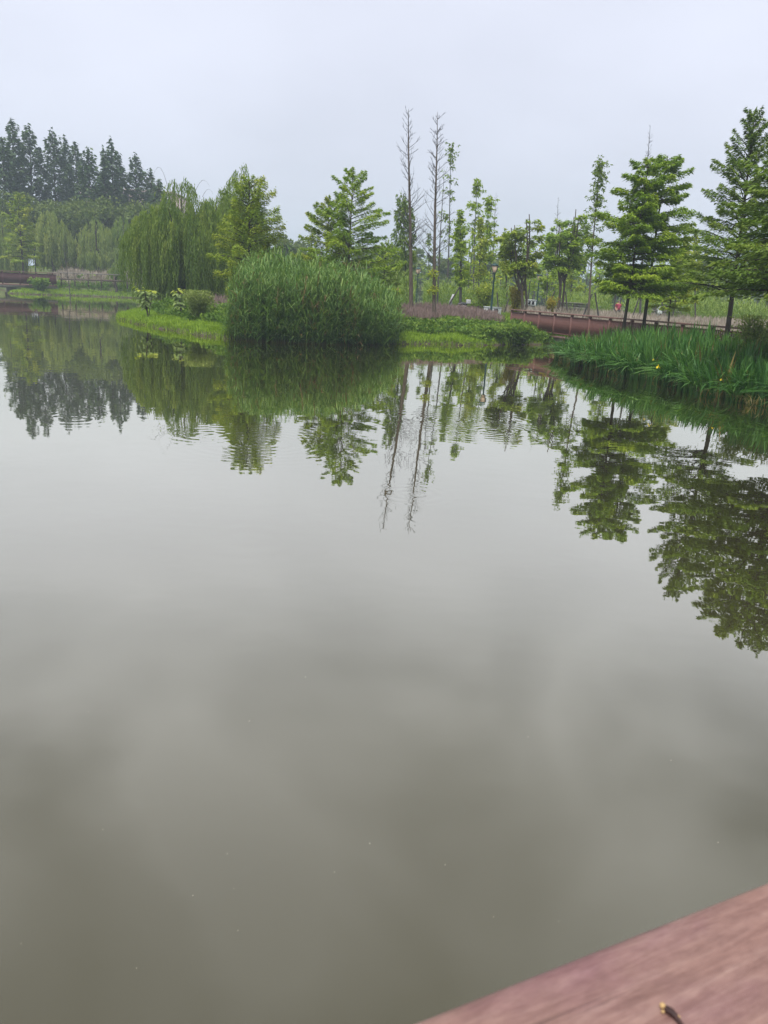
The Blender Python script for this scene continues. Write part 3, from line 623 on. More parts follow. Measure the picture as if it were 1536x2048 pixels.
# slender sparse trees
slender(905, 290, 72, (894, 600), 'tall slender tree with a few hanging leaf tufts at its top', 16, 0.75, 'cypress_dark', 0.09, 0.3, 0.26, 20, 26)
slender(953, 362, 68, (947, 610), 'slender tree with round leaf tufts, near the lamp', 34, 0.85, 'cypress', 0.085, 0.45, 0.24, 12, 12, tuft_r=0.45)
slender(978, 400, 74, (966, 606), 'narrow leafy tree close behind the nearest lamp', 40, 0.8, 'cypress', 0.08, 0.2, 0.24, 34, 8, tuft_r=0.45)
slender(962, 440, 66, (957, 606), 'short narrow tree with yellowish low sprays beside the nearest lamp', 40, 0.7, 'cypress_lime', 0.09, 0.06, 0.24, 30, 6, tuft_r=0.4)
slender(922, 425, 58, (922, 612), 'thick dark stem with sprouting green tufts beside a leaning stake', 44, 0.62, 'cypress', 0.12, 0.28, 0.22, 30, 10, tuft_r=0.36)
slender(1198, 315, 49.5, (1180, 618), 'tall slender tree with thin airy foliage left of the double cypress', 17, 0.62, 'cypress_dark', 0.075, 0.36, 0.17, 62, 26, tuft_r=0.28, bark='bark_pale')
slender(1010, 470, 64, (1018, 605), 'forked dark stem with light leaves right behind the lamp', 34, 0.8, 'cypress_lime', 0.10, 0.3, 0.24, 18, 12)
slender(1372, 488, 62, (1350, 600), 'yellowish open tree between the double cypress and the tall right cypress', 36, 1.3, 'cypress_lime', 0.09, 0.3, 0.26, 34, 14)
slender(1392, 470, 70, (1378, 600), 'thin pale tree just left of the tall right cypress', 26, 1.0, 'cypress_lime', 0.08, 0.3, 0.26, 24, 16)
slender(1245, 440, 66, (1232, 600), 'thin tree seen through the left side of the double cypress', 30, 1.0, 'cypress', 0.08, 0.25, 0.26, 26, 12)
slender(858, 470, 85, (856, 600), 'faint thin tree between the two dead trunks', 18, 0.6, 'cypress_dark', 0.06, 0.3, 0.28, 14, 10)
slender(1100, 468, 66, (1096, 600), 'thin leafy tree between the two cut back trees', 36, 1.0, 'cypress', 0.08, 0.25, 0.26, 22, 10)
slender(1150, 455, 78, (1142, 600), 'light green slim tree behind the right cut back tree', 36, 1.1, 'cypress_lime', 0.08, 0.2, 0.28, 26, 8)
# pollards
pollard(1040, 428, 52, (1052, 612), 'cut back tree with thick pale trunk and lime sprays by the railing end')
pollard(1140, 418, 56, (1120, 612), 'cut back tree with fanned forks and dark leafy head right of the railing post', 'cypress', 0.105, 6, 0.40, 1.7, 16, 75)
# bald cypresses
full = lambda t_: (1 - t_ ** 2.4) * 0.82 + 0.18
cypress(705, 345, 41, 2.5, 'airy cypress with an open, jagged top behind the reed clump', leaf='cypress', limbs=92, per_m=190, size=0.16, wid=0.28, clear=0.18, el=(0.12, 0.7), r0=0.09, bark='bark_pale', prof=full, rag=0.45)
cypress(658, 398, 42, 1.8, 'shorter lime cypress leaning into the airy cypress behind the reeds', leaf='cypress_lime', limbs=80, per_m=200, size=0.16, wid=0.28, clear=0.15, r0=0.07, prof=full, rag=0.6)
cypress(772, 478, 50, 1.3, 'small round cypress just right of the airy cypress', leaf='cypress', limbs=54, per_m=130, clear=0.2, r0=0.06, prof=lambda t_: np.sin(np.clip(t_ * 0.8 + 0.25, 0, 1) * math.pi) ** 0.6)
cypress(806, 393, 60, 1.25, 'narrow dark tree with drooping sprays left of the dead pair', leaf='cypress_dark', limbs=50, per_m=95, size=0.26, clear=0.3, r0=0.09, el=(0.5, 0.9), prof=lambda t_: 0.75 * np.sin(np.clip(0.12 + t_ * 0.86, 0, 1) * math.pi) ** 0.5, hang=0.6, base_px=(818, 560))
cypress(500, 357, 40, 1.85, 'bright green cypress standing in front of the big willow', leaf='cypress_lime', limbs=96, per_m=200, size=0.16, wid=0.28, clear=0.16, r0=0.10, prof=lambda t_: (1 - t_ ** 4.0) * 0.68 + 0.32, el=(0.12, 0.6), rag=0.45, flat=0.3)
cypress(1300, 316, 34, 2.1, 'left stem of the broad double cypress in front of the railing', (1247, 648), 'cypress', 0.31, 100, 230, 0.17, 0.28, 0.085, el=(0.05, 0.3), prof=lambda t_: (1 - t_ ** 2.0) * 0.74 + 0.26, flat=0.13, spread=0.45, rag=0.5, tiers=11, droop=0.06)
cypress(1336, 304, 35, 2.1, 'right stem of the broad double cypress in front of the railing', (1288, 648), 'cypress', 0.29, 100, 230, 0.17, 0.28, 0.095, el=(0.05, 0.3), prof=lambda t_: (1 - t_ ** 2.0) * 0.74 + 0.26, flat=0.13, spread=0.45, rag=0.5, tiers=11, droop=0.06)
cypress(1512, 225, 29.5, 2.2, 'tall dark cypress with pointed top at the right side', (1458, 660), 'cypress_dark', 0.27, 130, 190, 0.15, 0.26, 0.11, el=(0.3, 0.95), prof=lambda t_: (1 - t_ ** 1.3) * 0.88 + 0.12, droop=0.2, rag=0.5)
cypress(1352, 500, 40, 1.3, 'small lime cypress behind the footbridge railing', (1341, 632), 'cypress_lime', 0.35, 44, 120, 0.18, 0.34, 0.06, el=(0.1, 0.5), prof=full)
# the big tree whose crown enters at the right edge of the frame
cypress(1700, 228, 22.2, 3.1, 'dense overhanging cypress at the right edge of the frame', leaf='cypress_dark', clear=0.36, limbs=120, per_m=170, size=0.16, r0=0.14, el=(0.1, 0.5), prof=lambda t_: (1 - t_ ** 1.7) * 0.75 + 0.25)
# willows
willow(362, 352, 53, 3.6, 'big weeping willow with curtains of strands on the peninsula', heads=270, per=17, floor_z=0.25, wispy=7, lobes=18, vary=0.5, wid=0.28)
willow(432, 380, 55, 2.3, 'middle weeping willow joined to the big one, left of the bright cypress', heads=90, per=15, floor_z=0.3, vary=0.4, lobes=9, wid=0.28)
willow(480, 326, 57, 2.3, 'taller weeping willow behind the bright cypress', heads=120, per=14, floor_z=0.8, vary=0.6, lobes=10, wid=0.28)
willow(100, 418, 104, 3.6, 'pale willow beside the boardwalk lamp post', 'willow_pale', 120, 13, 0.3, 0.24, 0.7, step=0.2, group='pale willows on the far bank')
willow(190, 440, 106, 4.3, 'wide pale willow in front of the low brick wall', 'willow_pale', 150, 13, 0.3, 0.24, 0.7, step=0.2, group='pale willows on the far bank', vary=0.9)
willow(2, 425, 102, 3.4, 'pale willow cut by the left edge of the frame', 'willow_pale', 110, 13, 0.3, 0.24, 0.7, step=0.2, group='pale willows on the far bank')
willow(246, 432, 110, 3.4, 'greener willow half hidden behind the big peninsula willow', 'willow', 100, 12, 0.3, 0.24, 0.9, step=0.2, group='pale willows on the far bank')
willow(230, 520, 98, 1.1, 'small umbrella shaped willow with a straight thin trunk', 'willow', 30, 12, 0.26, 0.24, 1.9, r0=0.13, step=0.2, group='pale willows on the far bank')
cypress(36, 385, 95, 2.6, 'lime cypress with a bare lower trunk behind the boardwalk bridge', leaf='cypress_lime', clear=0.3, limbs=54, per_m=60, size=0.34, r0=0.15, prof=lambda t_: (1 - t_ ** 1.6) * 0.85 + 0.15)
dead_tree(126, 480, 88, (140, 556), 'thin leaning bare sapling at the end of the boardwalk bridge', 0.06, 22, 1.0, 0.4, 'bare_sapling', 0.012)
# far row of dawn redwoods, each at its own place
reds = [(3, 272, 'redwood cut by the left edge of the frame'), (22, 236, 'tallest and leftmost full redwood'), (56, 247, 'second full redwood from the left edge, with a smooth tip'), (103, 258, 'broad third redwood from the left edge'),
        (128, 268, 'thin redwood right beside the broad third one'), (150, 280, 'redwood with an open gap under its tip, in the middle of the left row'), (176, 296, 'redwood just left of the wide gap in the row'), (206, 291, 'thin left stem of the triple redwood'),
        (221, 275, 'middle and highest stem of the triple redwood'), (238, 305, 'short right stem of the triple redwood'), (270, 306, 'stand alone column shaped redwood near the row end'), (300, 336, 'short narrow redwood near the right end of the row'), (318, 360, 'last and lowest redwood of the row above the willow')]
for i, (px, py, lab) in enumerate(reds):
    cypress(px, py, 128 + (i * 37 % 17), [3.0, 3.2, 3.4, 3.7, 2.2, 2.7, 3.1, 1.8, 2.6, 1.9, 3.1, 2.3, 2.2][i] * 0.95, lab, leaf='redwood', clear=0.08, limbs=96, per_m=26, size=0.62, wid=0.5, r0=0.3, el=(0.35, 1.0), droop=0.25,
            prof=lambda t_: (1 - t_ ** 2.6) * 0.8 + 0.2 * (1 - t_ ** 6), flat=0.25, group='far row of dawn redwoods', name='redwood_tree', spread=0.4)
for i, (px, py, R, lab) in enumerate([(28, 372, 3.2, 'dark pointed tree under the tallest redwoods'), (78, 398, 4.0, 'dark bushy tree below the second and third redwood'), (112, 402, 3.6, 'dark round tree behind the pale willow'), (146, 396, 3.6, 'dark tree under the middle redwoods'),
        (190, 392, 4.2, 'dark dense tree below the triple redwood'), (236, 412, 3.6, 'dark low tree right of the triple redwood'), (285, 405, 3.8, 'dark low tree under the stand alone redwood'), (322, 400, 3.2, 'dark low tree behind the top of the big willow')]):
    broadleaf(px, py, 116 + (i * 5) % 9, R, lab, group='dark trees under the redwoods')
# trees between willow and airy cypress, hazy
for (px, py, D, R, lab) in [(552, 462, 120, 2.6, 'hazy tree just right of the bright cypress'), (588, 480, 130, 3.4, 'hazy round tree in the gap beyond the reeds'), (612, 478, 140, 3.0, 'hazy tree beside the lime cypress, beyond the reeds'), (790, 505, 120, 2.8, 'hazy low tree beyond the small round cypress')]:
    broadleaf(px, py, D, R, lab, leaf='broad', clumps=30, dens=80, size=0.42, group='hazy trees beyond the reeds')

# far wood: one mass of distant trees
gw_ = Geo()
for i in range(260):
    D = U(118, 330); px = U(-200, 1720); D = D if px > 420 else U(150, 330); top = at_y(px, 520, D); H = U(6.5, 11.5) * (0.75 + D / 500) * (1.0 if px > 420 else 0.75)
    nC = 7
    for k in range(nC):
        v = rdir(1)[0]; r = H * U(0.16, 0.24)
        tuft(gw_, np.array([top[0] + v[0] * H * 0.22, D + v[1] * H * 0.22, 1.2 + H * (0.06 + 0.86 * k / nC) + v[2] * 0.3]), r * (1.15 - 0.75 * k / nC), 70, 0.75 + D / 400, 0.6, 0.0, 1.0, 0.9, 0.1)
tag(gw_.obj('far_wood', L['broad']), 'hazy line of distant trees along the horizon', 'wood', kind='stuff')
gw_ = Geo()
ts = []
for i in range(90):
    D = U(80, 150); px = U(840, 1560); top = at_y(px, 520, D)[0]; H = U(5, 9); x1 = top + rng.normal(0, 0.3)
    ts.append([[top, D, 1.0], [(top + x1) / 2 + rng.normal(0, .05), D, 1 + H / 2], [x1, D, 1 + H]])
    for k in range(7): tuft(gw_, np.array([x1 + rng.normal(0, .4), D + rng.normal(0, .4), 1 + H * U(0.25, 1.0)]), U(0.35, 0.8), 22, 0.42, 0.5, 0.2, 1, 0.9, 0.2)
tag(gw_.obj('sapling_wood', L['cypress']), 'thin crowded young trees in the hazy middle distance', 'wood', kind='stuff')
gs = Geo(); tubes(gs, np.array(ts), np.tile([0.09, 0.065, 0.02], (len(ts), 1)), 5)
tag(gs.obj('sapling_stems', B['bark_grey'], None, True, False), 'thin grey stems of the crowded young trees', 'stems', kind='stuff')

# ------------------------------------------------------------------ grasses, reeds, iris
def scatter(x0, x1, y0, y1, n, cond):
    x = U(x0, x1, n); y = U(y0, y1, n); d = sdist(x, y); k = cond(x, y, d); x, y, d = x[k], y[k], d[k]
    return np.stack([x, y, ground(x, y) - 0.02], 1), d
def patchy(x, y, k=1.0, o=0.0): return 0.5 + 0.5 * np.sin(x * 1.3 * k + o + 1.5 * np.sin(y * 0.9 * k)) * np.sin(y * 1.1 * k + o * 2 + np.sin(x * 0.8 * k))
# reeds
def reeds(g, base, hmin, hmax, leaves, lw, ll, stem_w=0.014, tlo=0.3, lean=0.12, hfun=None, red=True):
    N = len(base); h = U(hmin, hmax, N) if hfun is None else hfun * (U(0.70, 1.06, N) + (rng.random(N) < 0.08) * U(0.04, 0.16, N))
    az = U(0, 6.283, N); le = U(0.02, lean, N) * h; K = 4; s = np.linspace(0, 1, K)
    hx = np.stack([np.cos(az), np.sin(az)], 1)
    P = np.repeat(base[:, None, :], K, 1); P[..., :2] += hx[:, None, :] * (le[:, None] * s[None, :] ** 1.8)[..., None]; P[..., 2] += h[:, None] * s
    sa = U(0, 3.14, N); side = np.stack([np.cos(sa), np.sin(sa), 0 * sa], 1)
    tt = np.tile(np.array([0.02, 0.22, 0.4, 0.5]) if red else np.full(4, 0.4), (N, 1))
    ribbons(g, P, np.tile(np.linspace(stem_w, stem_w * 0.3, K), (N, 1)), side, tt)
    who = np.repeat(np.arange(N), leaves); M_ = len(who); f = U(0.08, 1.0, M_) ** 0.8
    st = base[who].copy(); st[:, :2] += hx[who] * (le[who] * f ** 1.8)[:, None]; st[:, 2] += h[who] * f
    a = U(0, 6.283, M_); ln = ll * U(0.6, 1.25, M_); up = U(0.45, 1.0, M_) + 0.4 * f ** 2; s3 = np.linspace(0, 1, 4)
    d = np.stack([np.cos(a), np.sin(a), 0 * a], 1)
    Q = st[:, None, :] + d[:, None, :] * (ln * np.cos(up))[:, None, None] * s3[None, :, None]
    Q[..., 2] += (ln * np.sin(up))[:, None] * s3 - (ln * U(0.05, 0.7, M_))[:, None] * s3 ** 2.4
    W = lw * U(0.7, 1.3, M_)[:, None] * np.array([0.55, 1.0, 0.75, 0.05])[None, :]
    sd = np.stack([-np.sin(a), np.cos(a), U(-0.5, 0.5, M_)], 1)
    dead = (rng.random(N) < (0.05 if red else 0.0))[who]
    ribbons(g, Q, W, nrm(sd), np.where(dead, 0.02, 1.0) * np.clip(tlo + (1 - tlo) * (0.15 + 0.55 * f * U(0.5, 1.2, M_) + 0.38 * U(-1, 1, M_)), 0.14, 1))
rng = np.random.default_rng(5)
xa = at_y(462, 600, 34.5)[0]; xb = at_y(785, 600, 37)[0]
n = 7600
x = U(xa - 0.3, xb + 0.4, n); y = U(32.0, 40.5, n)
front = np.interp(x, [-7.2, -6.0, -3.9, -1.9, -0.3, 0.6], [33.2, 32.1, 32.5, 33.6, 35.0, 36.4]); back = front + 5.0
e = np.minimum.reduce([(x - xa) / 1.3, (xb + 0.2 - x) / 1.3, (y - front) / 0.6, np.full(n, 1.0)])
k = (y > front + 0.12 * np.sin(x * 5)) & (y < back) & (x > xa) & (rng.random(n) < np.clip(0.35 + e, 0, 1)); x, y, e = x[k], y[k], e[k]
hf = 2.95 * np.interp(e, [0, 0.25, 1], [0.74, 0.93, 1.0]) * np.interp(x, [xa, xa + 0.9, xb - 2.6, xb], [0.92, 1.02, 1.0, 0.72]) * (0.95 + 0.12 * wob(x * 2.1, y * 1.6))
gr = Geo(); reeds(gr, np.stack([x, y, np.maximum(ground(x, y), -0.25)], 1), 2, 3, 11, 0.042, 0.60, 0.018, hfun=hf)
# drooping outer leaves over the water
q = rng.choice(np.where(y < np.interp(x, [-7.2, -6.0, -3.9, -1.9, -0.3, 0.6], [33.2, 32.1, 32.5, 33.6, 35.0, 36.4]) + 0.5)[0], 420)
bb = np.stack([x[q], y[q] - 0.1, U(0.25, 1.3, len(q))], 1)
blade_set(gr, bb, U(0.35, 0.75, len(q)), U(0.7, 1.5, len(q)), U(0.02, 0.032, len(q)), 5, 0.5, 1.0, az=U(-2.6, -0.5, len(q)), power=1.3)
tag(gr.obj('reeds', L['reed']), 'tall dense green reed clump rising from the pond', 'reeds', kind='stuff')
# pale reed field further back, mown along the lamp path
qx = lambda px: at_y(px, 600, 1.0)[0]
gap = lambda q: ((q > qx(827)) & (q < qx(847))) | ((q > qx(1048)) & (q < qx(1094))) | ((q > qx(1222)) & (q < qx(1252))) | ((q > qx(1305)) & (q < qx(1340)))
b_, d_ = scatter(-6, 34, 50, 78, 12000, lambda x, y, d: (d > 9) & (rng.random(len(x)) < np.clip(0.3 + patchy(x, y, 0.35), 0, 1)) & ((x < 1.8 + (y - 50) * 0.02) | (y > 61)) & ~gap(x / y))
gr = Geo(); hh = np.where(b_[:, 0] < 2, 2.5, 2.2) * (0.8 + 0.35 * patchy(b_[:, 0], b_[:, 1], 0.6)); reeds(gr, b_, 2, 3, 5, 0.05, 0.6, 0.02, 0.2, hfun=hh, red=False)
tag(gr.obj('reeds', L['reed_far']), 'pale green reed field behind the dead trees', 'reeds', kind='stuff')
# iris bed along the right bank
front_x = np.array([(8.4, 41.0), (7.7, 37.5), (7.0, 32.0), (7.2, 28.0), (7.7, 25.6), (8.7, 25.0), (8.5, 22.6), (8.8, 20.9), (9.6, 18.9), (10.6, 16.5), (13.5, 12.0)])
def iris_front(y): return np.interp(y, front_x[::-1, 1], front_x[::-1, 0]) + 0.18 * np.sin(y * 3.1) + 0.12 * np.sin(y * 7.3)
def iris_bed(g, n, y0, y1, depth, hmin, hmax, w, per=16):
    m_ = n // per; cy_ = U(y0, y1, m_); q = U(0, 1, m_) ** 1.1 * depth; cx = iris_front(cy_) + q; fan = U(0, math.pi, m_); ch = U(hmin, hmax, m_) * np.interp(q, [0, 0.5, 1.5], [0.78, 0.95, 1.0]); ct = rng.normal(0, 0.14, m_)
    who = np.repeat(np.arange(m_), per); N = len(who); v = rng.normal(0, 0.5, N); edge = np.clip(1 - q / 0.9, 0, 1)[who]
    az = fan[who] + np.where(v < 0, math.pi, 0) + rng.normal(0, 0.35, N)
    turn = rng.random(N) < 0.25 + 0.5 * edge; az = np.where(turn, math.pi + rng.normal(0.35, 0.7, N), az)
    x = cx[who] + np.cos(fan)[who] * v * 0.10 + rng.normal(0, 0.04, N); y = cy_[who] + np.sin(fan)[who] * v * 0.10 + rng.normal(0, 0.04, N)
    lean = 0.04 + 0.24 * np.abs(v) + (rng.random(N) < 0.15 + 0.35 * edge) * U(0.35, 1.0, N) + 0.25 * edge
    K = 7; s = np.linspace(0, 1, K); h = ch[who] * U(0.72, 1.08, N); base = np.stack([x, y, np.maximum(ground(x, y), -0.06)], 1)
    hx = np.stack([np.cos(az), np.sin(az), 0 * az], 1)
    P = base[:, None, :] + hx[:, None, :] * (h * lean)[:, None, None] * (s ** 2.3)[None, :, None]
    P[..., 2] += h[:, None] * (s[None, :] - 0.5 * np.clip(lean, 0, 1.5)[:, None] * s[None, :] ** 3.2)
    W = (U(0.7, 1.25, N) * w)[:, None] * np.array([0.7, 1.0, 1.0, 0.95, 0.8, 0.5, 0.03])[None, :]
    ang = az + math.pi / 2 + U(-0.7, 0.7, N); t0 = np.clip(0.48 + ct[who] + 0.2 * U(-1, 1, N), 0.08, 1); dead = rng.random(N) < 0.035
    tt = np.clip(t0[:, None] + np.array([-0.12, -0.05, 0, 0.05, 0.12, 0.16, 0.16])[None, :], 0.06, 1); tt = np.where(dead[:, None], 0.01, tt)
    ribbons(g, P, W, np.stack([np.cos(ang), np.sin(ang), U(-0.35, 0.35, N)], 1), tt)
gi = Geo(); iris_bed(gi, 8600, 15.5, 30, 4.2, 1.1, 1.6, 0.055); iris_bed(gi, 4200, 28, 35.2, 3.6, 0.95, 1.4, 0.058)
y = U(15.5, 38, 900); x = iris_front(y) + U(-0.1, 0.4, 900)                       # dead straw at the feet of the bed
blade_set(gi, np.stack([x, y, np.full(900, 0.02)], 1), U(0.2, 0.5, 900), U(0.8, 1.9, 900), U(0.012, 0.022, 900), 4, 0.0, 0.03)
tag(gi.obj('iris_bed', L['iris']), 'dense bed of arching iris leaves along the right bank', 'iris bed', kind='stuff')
# yellow iris flowers
for (px, py, zz_, lab) in [(1291, 693, 0.95, 'topmost yellow iris flower of the middle three'), (1307, 719, 0.85, 'small middle yellow iris flower of the three'), (1316, 733, 0.78, 'largest and lowest yellow iris flower of the three'), (1442, 759, 0.62, 'lone yellow iris flower far right near the water'), (1340, 693, 0.98, 'faded yellow iris flower right of the topmost one')]:
    c = on_z(px, py, zz_); r = empty('iris_flower', (c[0], c[1], 0.0)); tag(r, lab, 'flower', 'yellow iris flowers')
    g = Geo(); tubes(g, np.array([[0.05, 0.06, 0.0], [0.03, 0.03, zz_ * 0.5], [0, 0, zz_]]), np.array([0.008, 0.007, 0.005]), 5); g.obj('stem', L['iris'], r)
    s_ = 0.9 if py == 733 else (0.5 if py in (719, 759, 693) and px != 1291 else 0.7)
    for k in range(3):
        a = k * 2.094 + U(-.3, .3); K = 5; s = np.linspace(0, 1, K); dx_ = np.array([math.cos(a), math.sin(a), 0])
        P = np.array([0, 0, zz_]) + dx_ * (0.075 * s_ * s[:, None]) + np.array([0, 0, 1.0]) * (0.02 * s - 0.075 * s ** 2.2)[:, None] * s_
        g = Geo(); ribbons(g, P[None], (np.array([0.012, 0.04, 0.062, 0.055, 0.012]) * s_)[None], np.array([[-math.sin(a), math.cos(a), 0]]), np.array([U(0.2, 1)])); g.obj('petal', L['petal'], r)
        P = np.array([0, 0, zz_]) + dx_ * (0.018 * s_ * s[:, None]) + np.array([0, 0, 1.0]) * (0.06 * s)[:, None] * s_
        g = Geo(); ribbons(g, P[None], (np.array([0.008, 0.018, 0.022, 0.016, 0.004]) * s_)[None], np.array([[math.sin(a + 1), math.cos(a + 1), 0]]), np.array([0.9])); g.obj('standard', L['petal'], r)
# lawn edges
def lawn(label, x0, x1, y0, y1, n, cond, hmin, hmax, w, leaf='lawn', name='grass', tmin=0.2):
    b_, d_ = scatter(x0, x1, y0, y1, n, cond); g = Geo(); N = len(b_)
    pt = patchy(b_[:, 0], b_[:, 1], 1.6)
    blade_set(g, b_, U(hmin, hmax, N) * (0.7 + 0.5 * pt), U(0.1, 0.8, N), U(0.7, 1.3, N) * w, 3, tmin, 1.0)
    tag(g.obj(name, L[leaf]), label, 'grass', kind='stuff')
lawn('bright short grass fringing the peninsula shore', -18, -6, 32, 56, 130000, lambda x, y, d: (d > -0.06) & (d < 1.9 + 0.3 * wob(x, y)) & (x < -6.2), 0.12, 0.30, 0.025)
lawn('bright short grass strip at the foot of the middle bank', -1.5, 9.5, 35, 46, 60000, lambda x, y, d: (d > -0.06) & (d < np.interp(x, [-1, 3.2, 4.4, 9], [1.9, 1.7, 0.5, 0.3])), 0.12, 0.30, 0.025)
lawn('light green lawn strip on the far left shore', -44, -14, 82, 108, 90000, lambda x, y, d: (d > -0.1) & (d < 3.2), 0.12, 0.3, 0.06)
lawn('bright yellow green grass patch behind the purple grass', -1, 14, 48, 64, 60000, lambda x, y, d: (d > 7) & (d < 17) & (rng.random(len(x)) < 0.35 + 0.6 * patchy(x, y, 0.5)), 0.2, 0.5, 0.03)
lawn('far lawn behind the boardwalk railing', -60, -12, 92, 125, 40000, lambda x, y, d: (d > 8), 0.15, 0.35, 0.10)
# weeds on the slopes
def weeds(label, x0, x1, y0, y1, n, cond, hgt_, size, leaf='weed', per=26, name='weeds', r_=0.32):
    b_, d_ = scatter(x0, x1, y0, y1, n, cond); g = Geo(); N = len(b_); who = np.repeat(np.arange(N), per); M_ = len(who)
    h = hgt_ * U(0.5, 1.25, N) * (0.6 + 0.7 * patchy(b_[:, 0], b_[:, 1], 1.1, 1.0)); tn = np.clip(rng.normal(0.55, 0.24, N), 0.05, 1.2)
    f = U(0, 1, M_) ** 0.7; off = rdir(M_) * r_ * (1.1 - 0.5 * f)[:, None]; off[:, 2] = 0
    c = b_[who] + off; c[:, 2] += f * h[who]
    d = nrm(off + np.array([0, 0, 0.12]) + rdir(M_) * 0.25); bb = nrm(np.cross(d, rdir(M_))); sz = size * U(0.5, 1.3, M_)
    cards(g, c, d * sz[:, None] / 2, bb * (sz * 0.42)[:, None] / 2, np.clip(tn[who] * (0.35 + 0.75 * f) + 0.15 * U(-1, 1, M_), 0, 1))
    st = np.repeat(b_[rng.integers(0, N, N * 3)], 1, 0) + np.stack([rng.normal(0, .2, N * 3), rng.normal(0, .2, N * 3), np.zeros(N * 3)], 1)
    blade_set(g, st, hgt_ * U(0.5, 1.3, N * 3), U(0.1, 0.7, N * 3), np.full(N * 3, size * 0.16), 4, 0.3, 1.0)
    tag(g.obj(name, L[leaf]), label, 'weeds', kind='stuff')
weeds('leafy green weeds covering the middle bank', -1.5, 10, 36, 50, 5200, lambda x, y, d: (d > np.interp(x, [-1, 3.2, 4.4, 9], [2.1, 1.9, 0.25, 0.1])) & (d < 4.3) & (y < 49), 0.42, 0.2)
weeds('dry and green weeds on the peninsula slope', -17, -5.5, 33, 52, 4200, lambda x, y, d: (d > 2.0) & (d < 4.6), 0.5, 0.2)
weeds('weeds and low shrubs on the far left bank', -44, -14, 84, 112, 2600, lambda x, y, d: (d > 3.0) & (d < 6.5), 0.8, 0.34, per=20, r_=0.5)
weeds('weeds around the foot of the right cypress', 11, 26, 14, 33, 2400, lambda x, y, d: (d > 2.2) & (d < 8), 0.6, 0.16)
# purple and pale plume grasses
def plume(label, x0, x1, y0, y1, n, cond, hmin, hmax, w, leaf='plume'):
    b_, d_ = scatter(x0, x1, y0, y1, n, cond); g = Geo(); N = len(b_); az = U(0, 6.283, N); h = U(hmin, hmax, N) * (0.7 + 0.45 * patchy(b_[:, 0], b_[:, 1], 0.9, 2))
    K = 5; s = np.linspace(0, 1, K); hx = np.stack([np.cos(az), np.sin(az), 0 * az], 1); le = U(0.05, 0.35, N) * h
    P = b_[:, None, :] + hx[:, None, :] * (le[:, None] * s ** 2)[..., None]; P[..., 2] += h[:, None] * s
    W = w * np.array([0.5, 0.35, 0.5, 1.0, 0.1])[None, :] * U(0.7, 1.3, N)[:, None]
    sa = U(0, 3.14, N); tn = U(0.65, 1.0, N)
    tt = np.stack([0.05 * tn, 0.2 * tn, 0.75 * tn, tn, tn], 1)
    ribbons(g, P, W, np.stack([np.cos(sa), np.sin(sa), 0 * sa], 1), tt)
    tag(g.obj('plume_grass', L[leaf]), label, 'grass', kind='stuff')
plume('purple flowering grass on the crest of the middle bank', -3, 8, 39, 54, 24000, lambda x, y, d: (d > 3.9) & (d < 10) & (x < 6.5), 0.45, 0.85, 0.035)
plume('purple flowering grass on the peninsula', -18, -5, 36, 60, 14000, lambda x, y, d: (d > 4.0) & (d < 10), 0.4, 0.75, 0.035)
plume('pale pinkish grass meadow behind the footbridge', 8, 34, 34, 72, 34000, lambda x, y, d: (d > 3.5) & ((x - Ra[0]) * -Rdir[1] + (y - Ra[1]) * Rdir[0] > 1.0), 0.5, 0.95, 0.05, 'plume_pale')
plume('pale seed grass on the far left bank', -44, -14, 86, 116, 22000, lambda x, y, d: (d > 4.2) & (d < 10.5) & (x + 0.6 * y < 30), 0.9, 1.35, 0.09, 'plume_pale')

# ------------------------------------------------------------------ shrubs and saplings
rng = np.random.default_rng(23)
def big_leaf_plant(px, py_top, D, n, spread, label):
    tp = at_y(px, py_top, D); gz = float(ground(tp[0], D)); r = empty('broad_leaf_sapling', (tp[0], D, gz - 0.03)); H = float(tp[2] - gz); tag(r, label, 'plant')
    g = Geo(); ends = []
    for k in range(5):
        a = U(0, 6.283); e = np.array([math.cos(a) * spread * U(.2, .8), math.sin(a) * spread * U(.2, .8), H * U(0.75, 0.95)]); tubes(g, np.stack([np.array([0, 0, 0.0]), e * np.array([.4, .4, .5]), e]), np.array([0.03, 0.022, 0.012]), 5); ends.append(e)
    g.obj('stem', B['bark_pale'], r, True, False)
    for i in range(n):
        e = ends[i % 5]; f = U(0.2, 1.05); a = U(0, 6.283); c = e * np.array([f, f, 1.0]) * np.array([1, 1, 0.25 + 0.75 * f]); c += np.array([math.cos(a), math.sin(a), 0]) * U(0.05, 0.22); c[2] = max(c[2], 0.2)
        ln = U(0.18, 0.31); s = np.linspace(0, 1, 6); d = np.array([math.cos(a), math.sin(a), 0])
        P = c + d * (ln * s * 0.8)[:, None] + np.array([0, 0, 1.0]) * (0.06 * s - ln * 0.75 * s ** 1.8)[:, None]
        gg = Geo(); ribbons(gg, P[None], (ln * 0.78 * np.array([0.1, 0.75, 1.0, 0.85, 0.5, 0.03]))[None], np.array([[-math.sin(a), math.cos(a), U(-.2, .2)]]), np.array([0.95 if c[2] > H * 0.82 else U(0.1, 0.6)]))
        gg.obj('leaf', L['bigleaf'], r)
big_leaf_plant(295, 568, 41.5, 130, 0.6, 'broad leaved sapling with yellow top leaves at the peninsula tip')
big_leaf_plant(362, 574, 41, 90, 0.62, 'second broad leaved sapling, between the peninsula tip and the silvery bush')
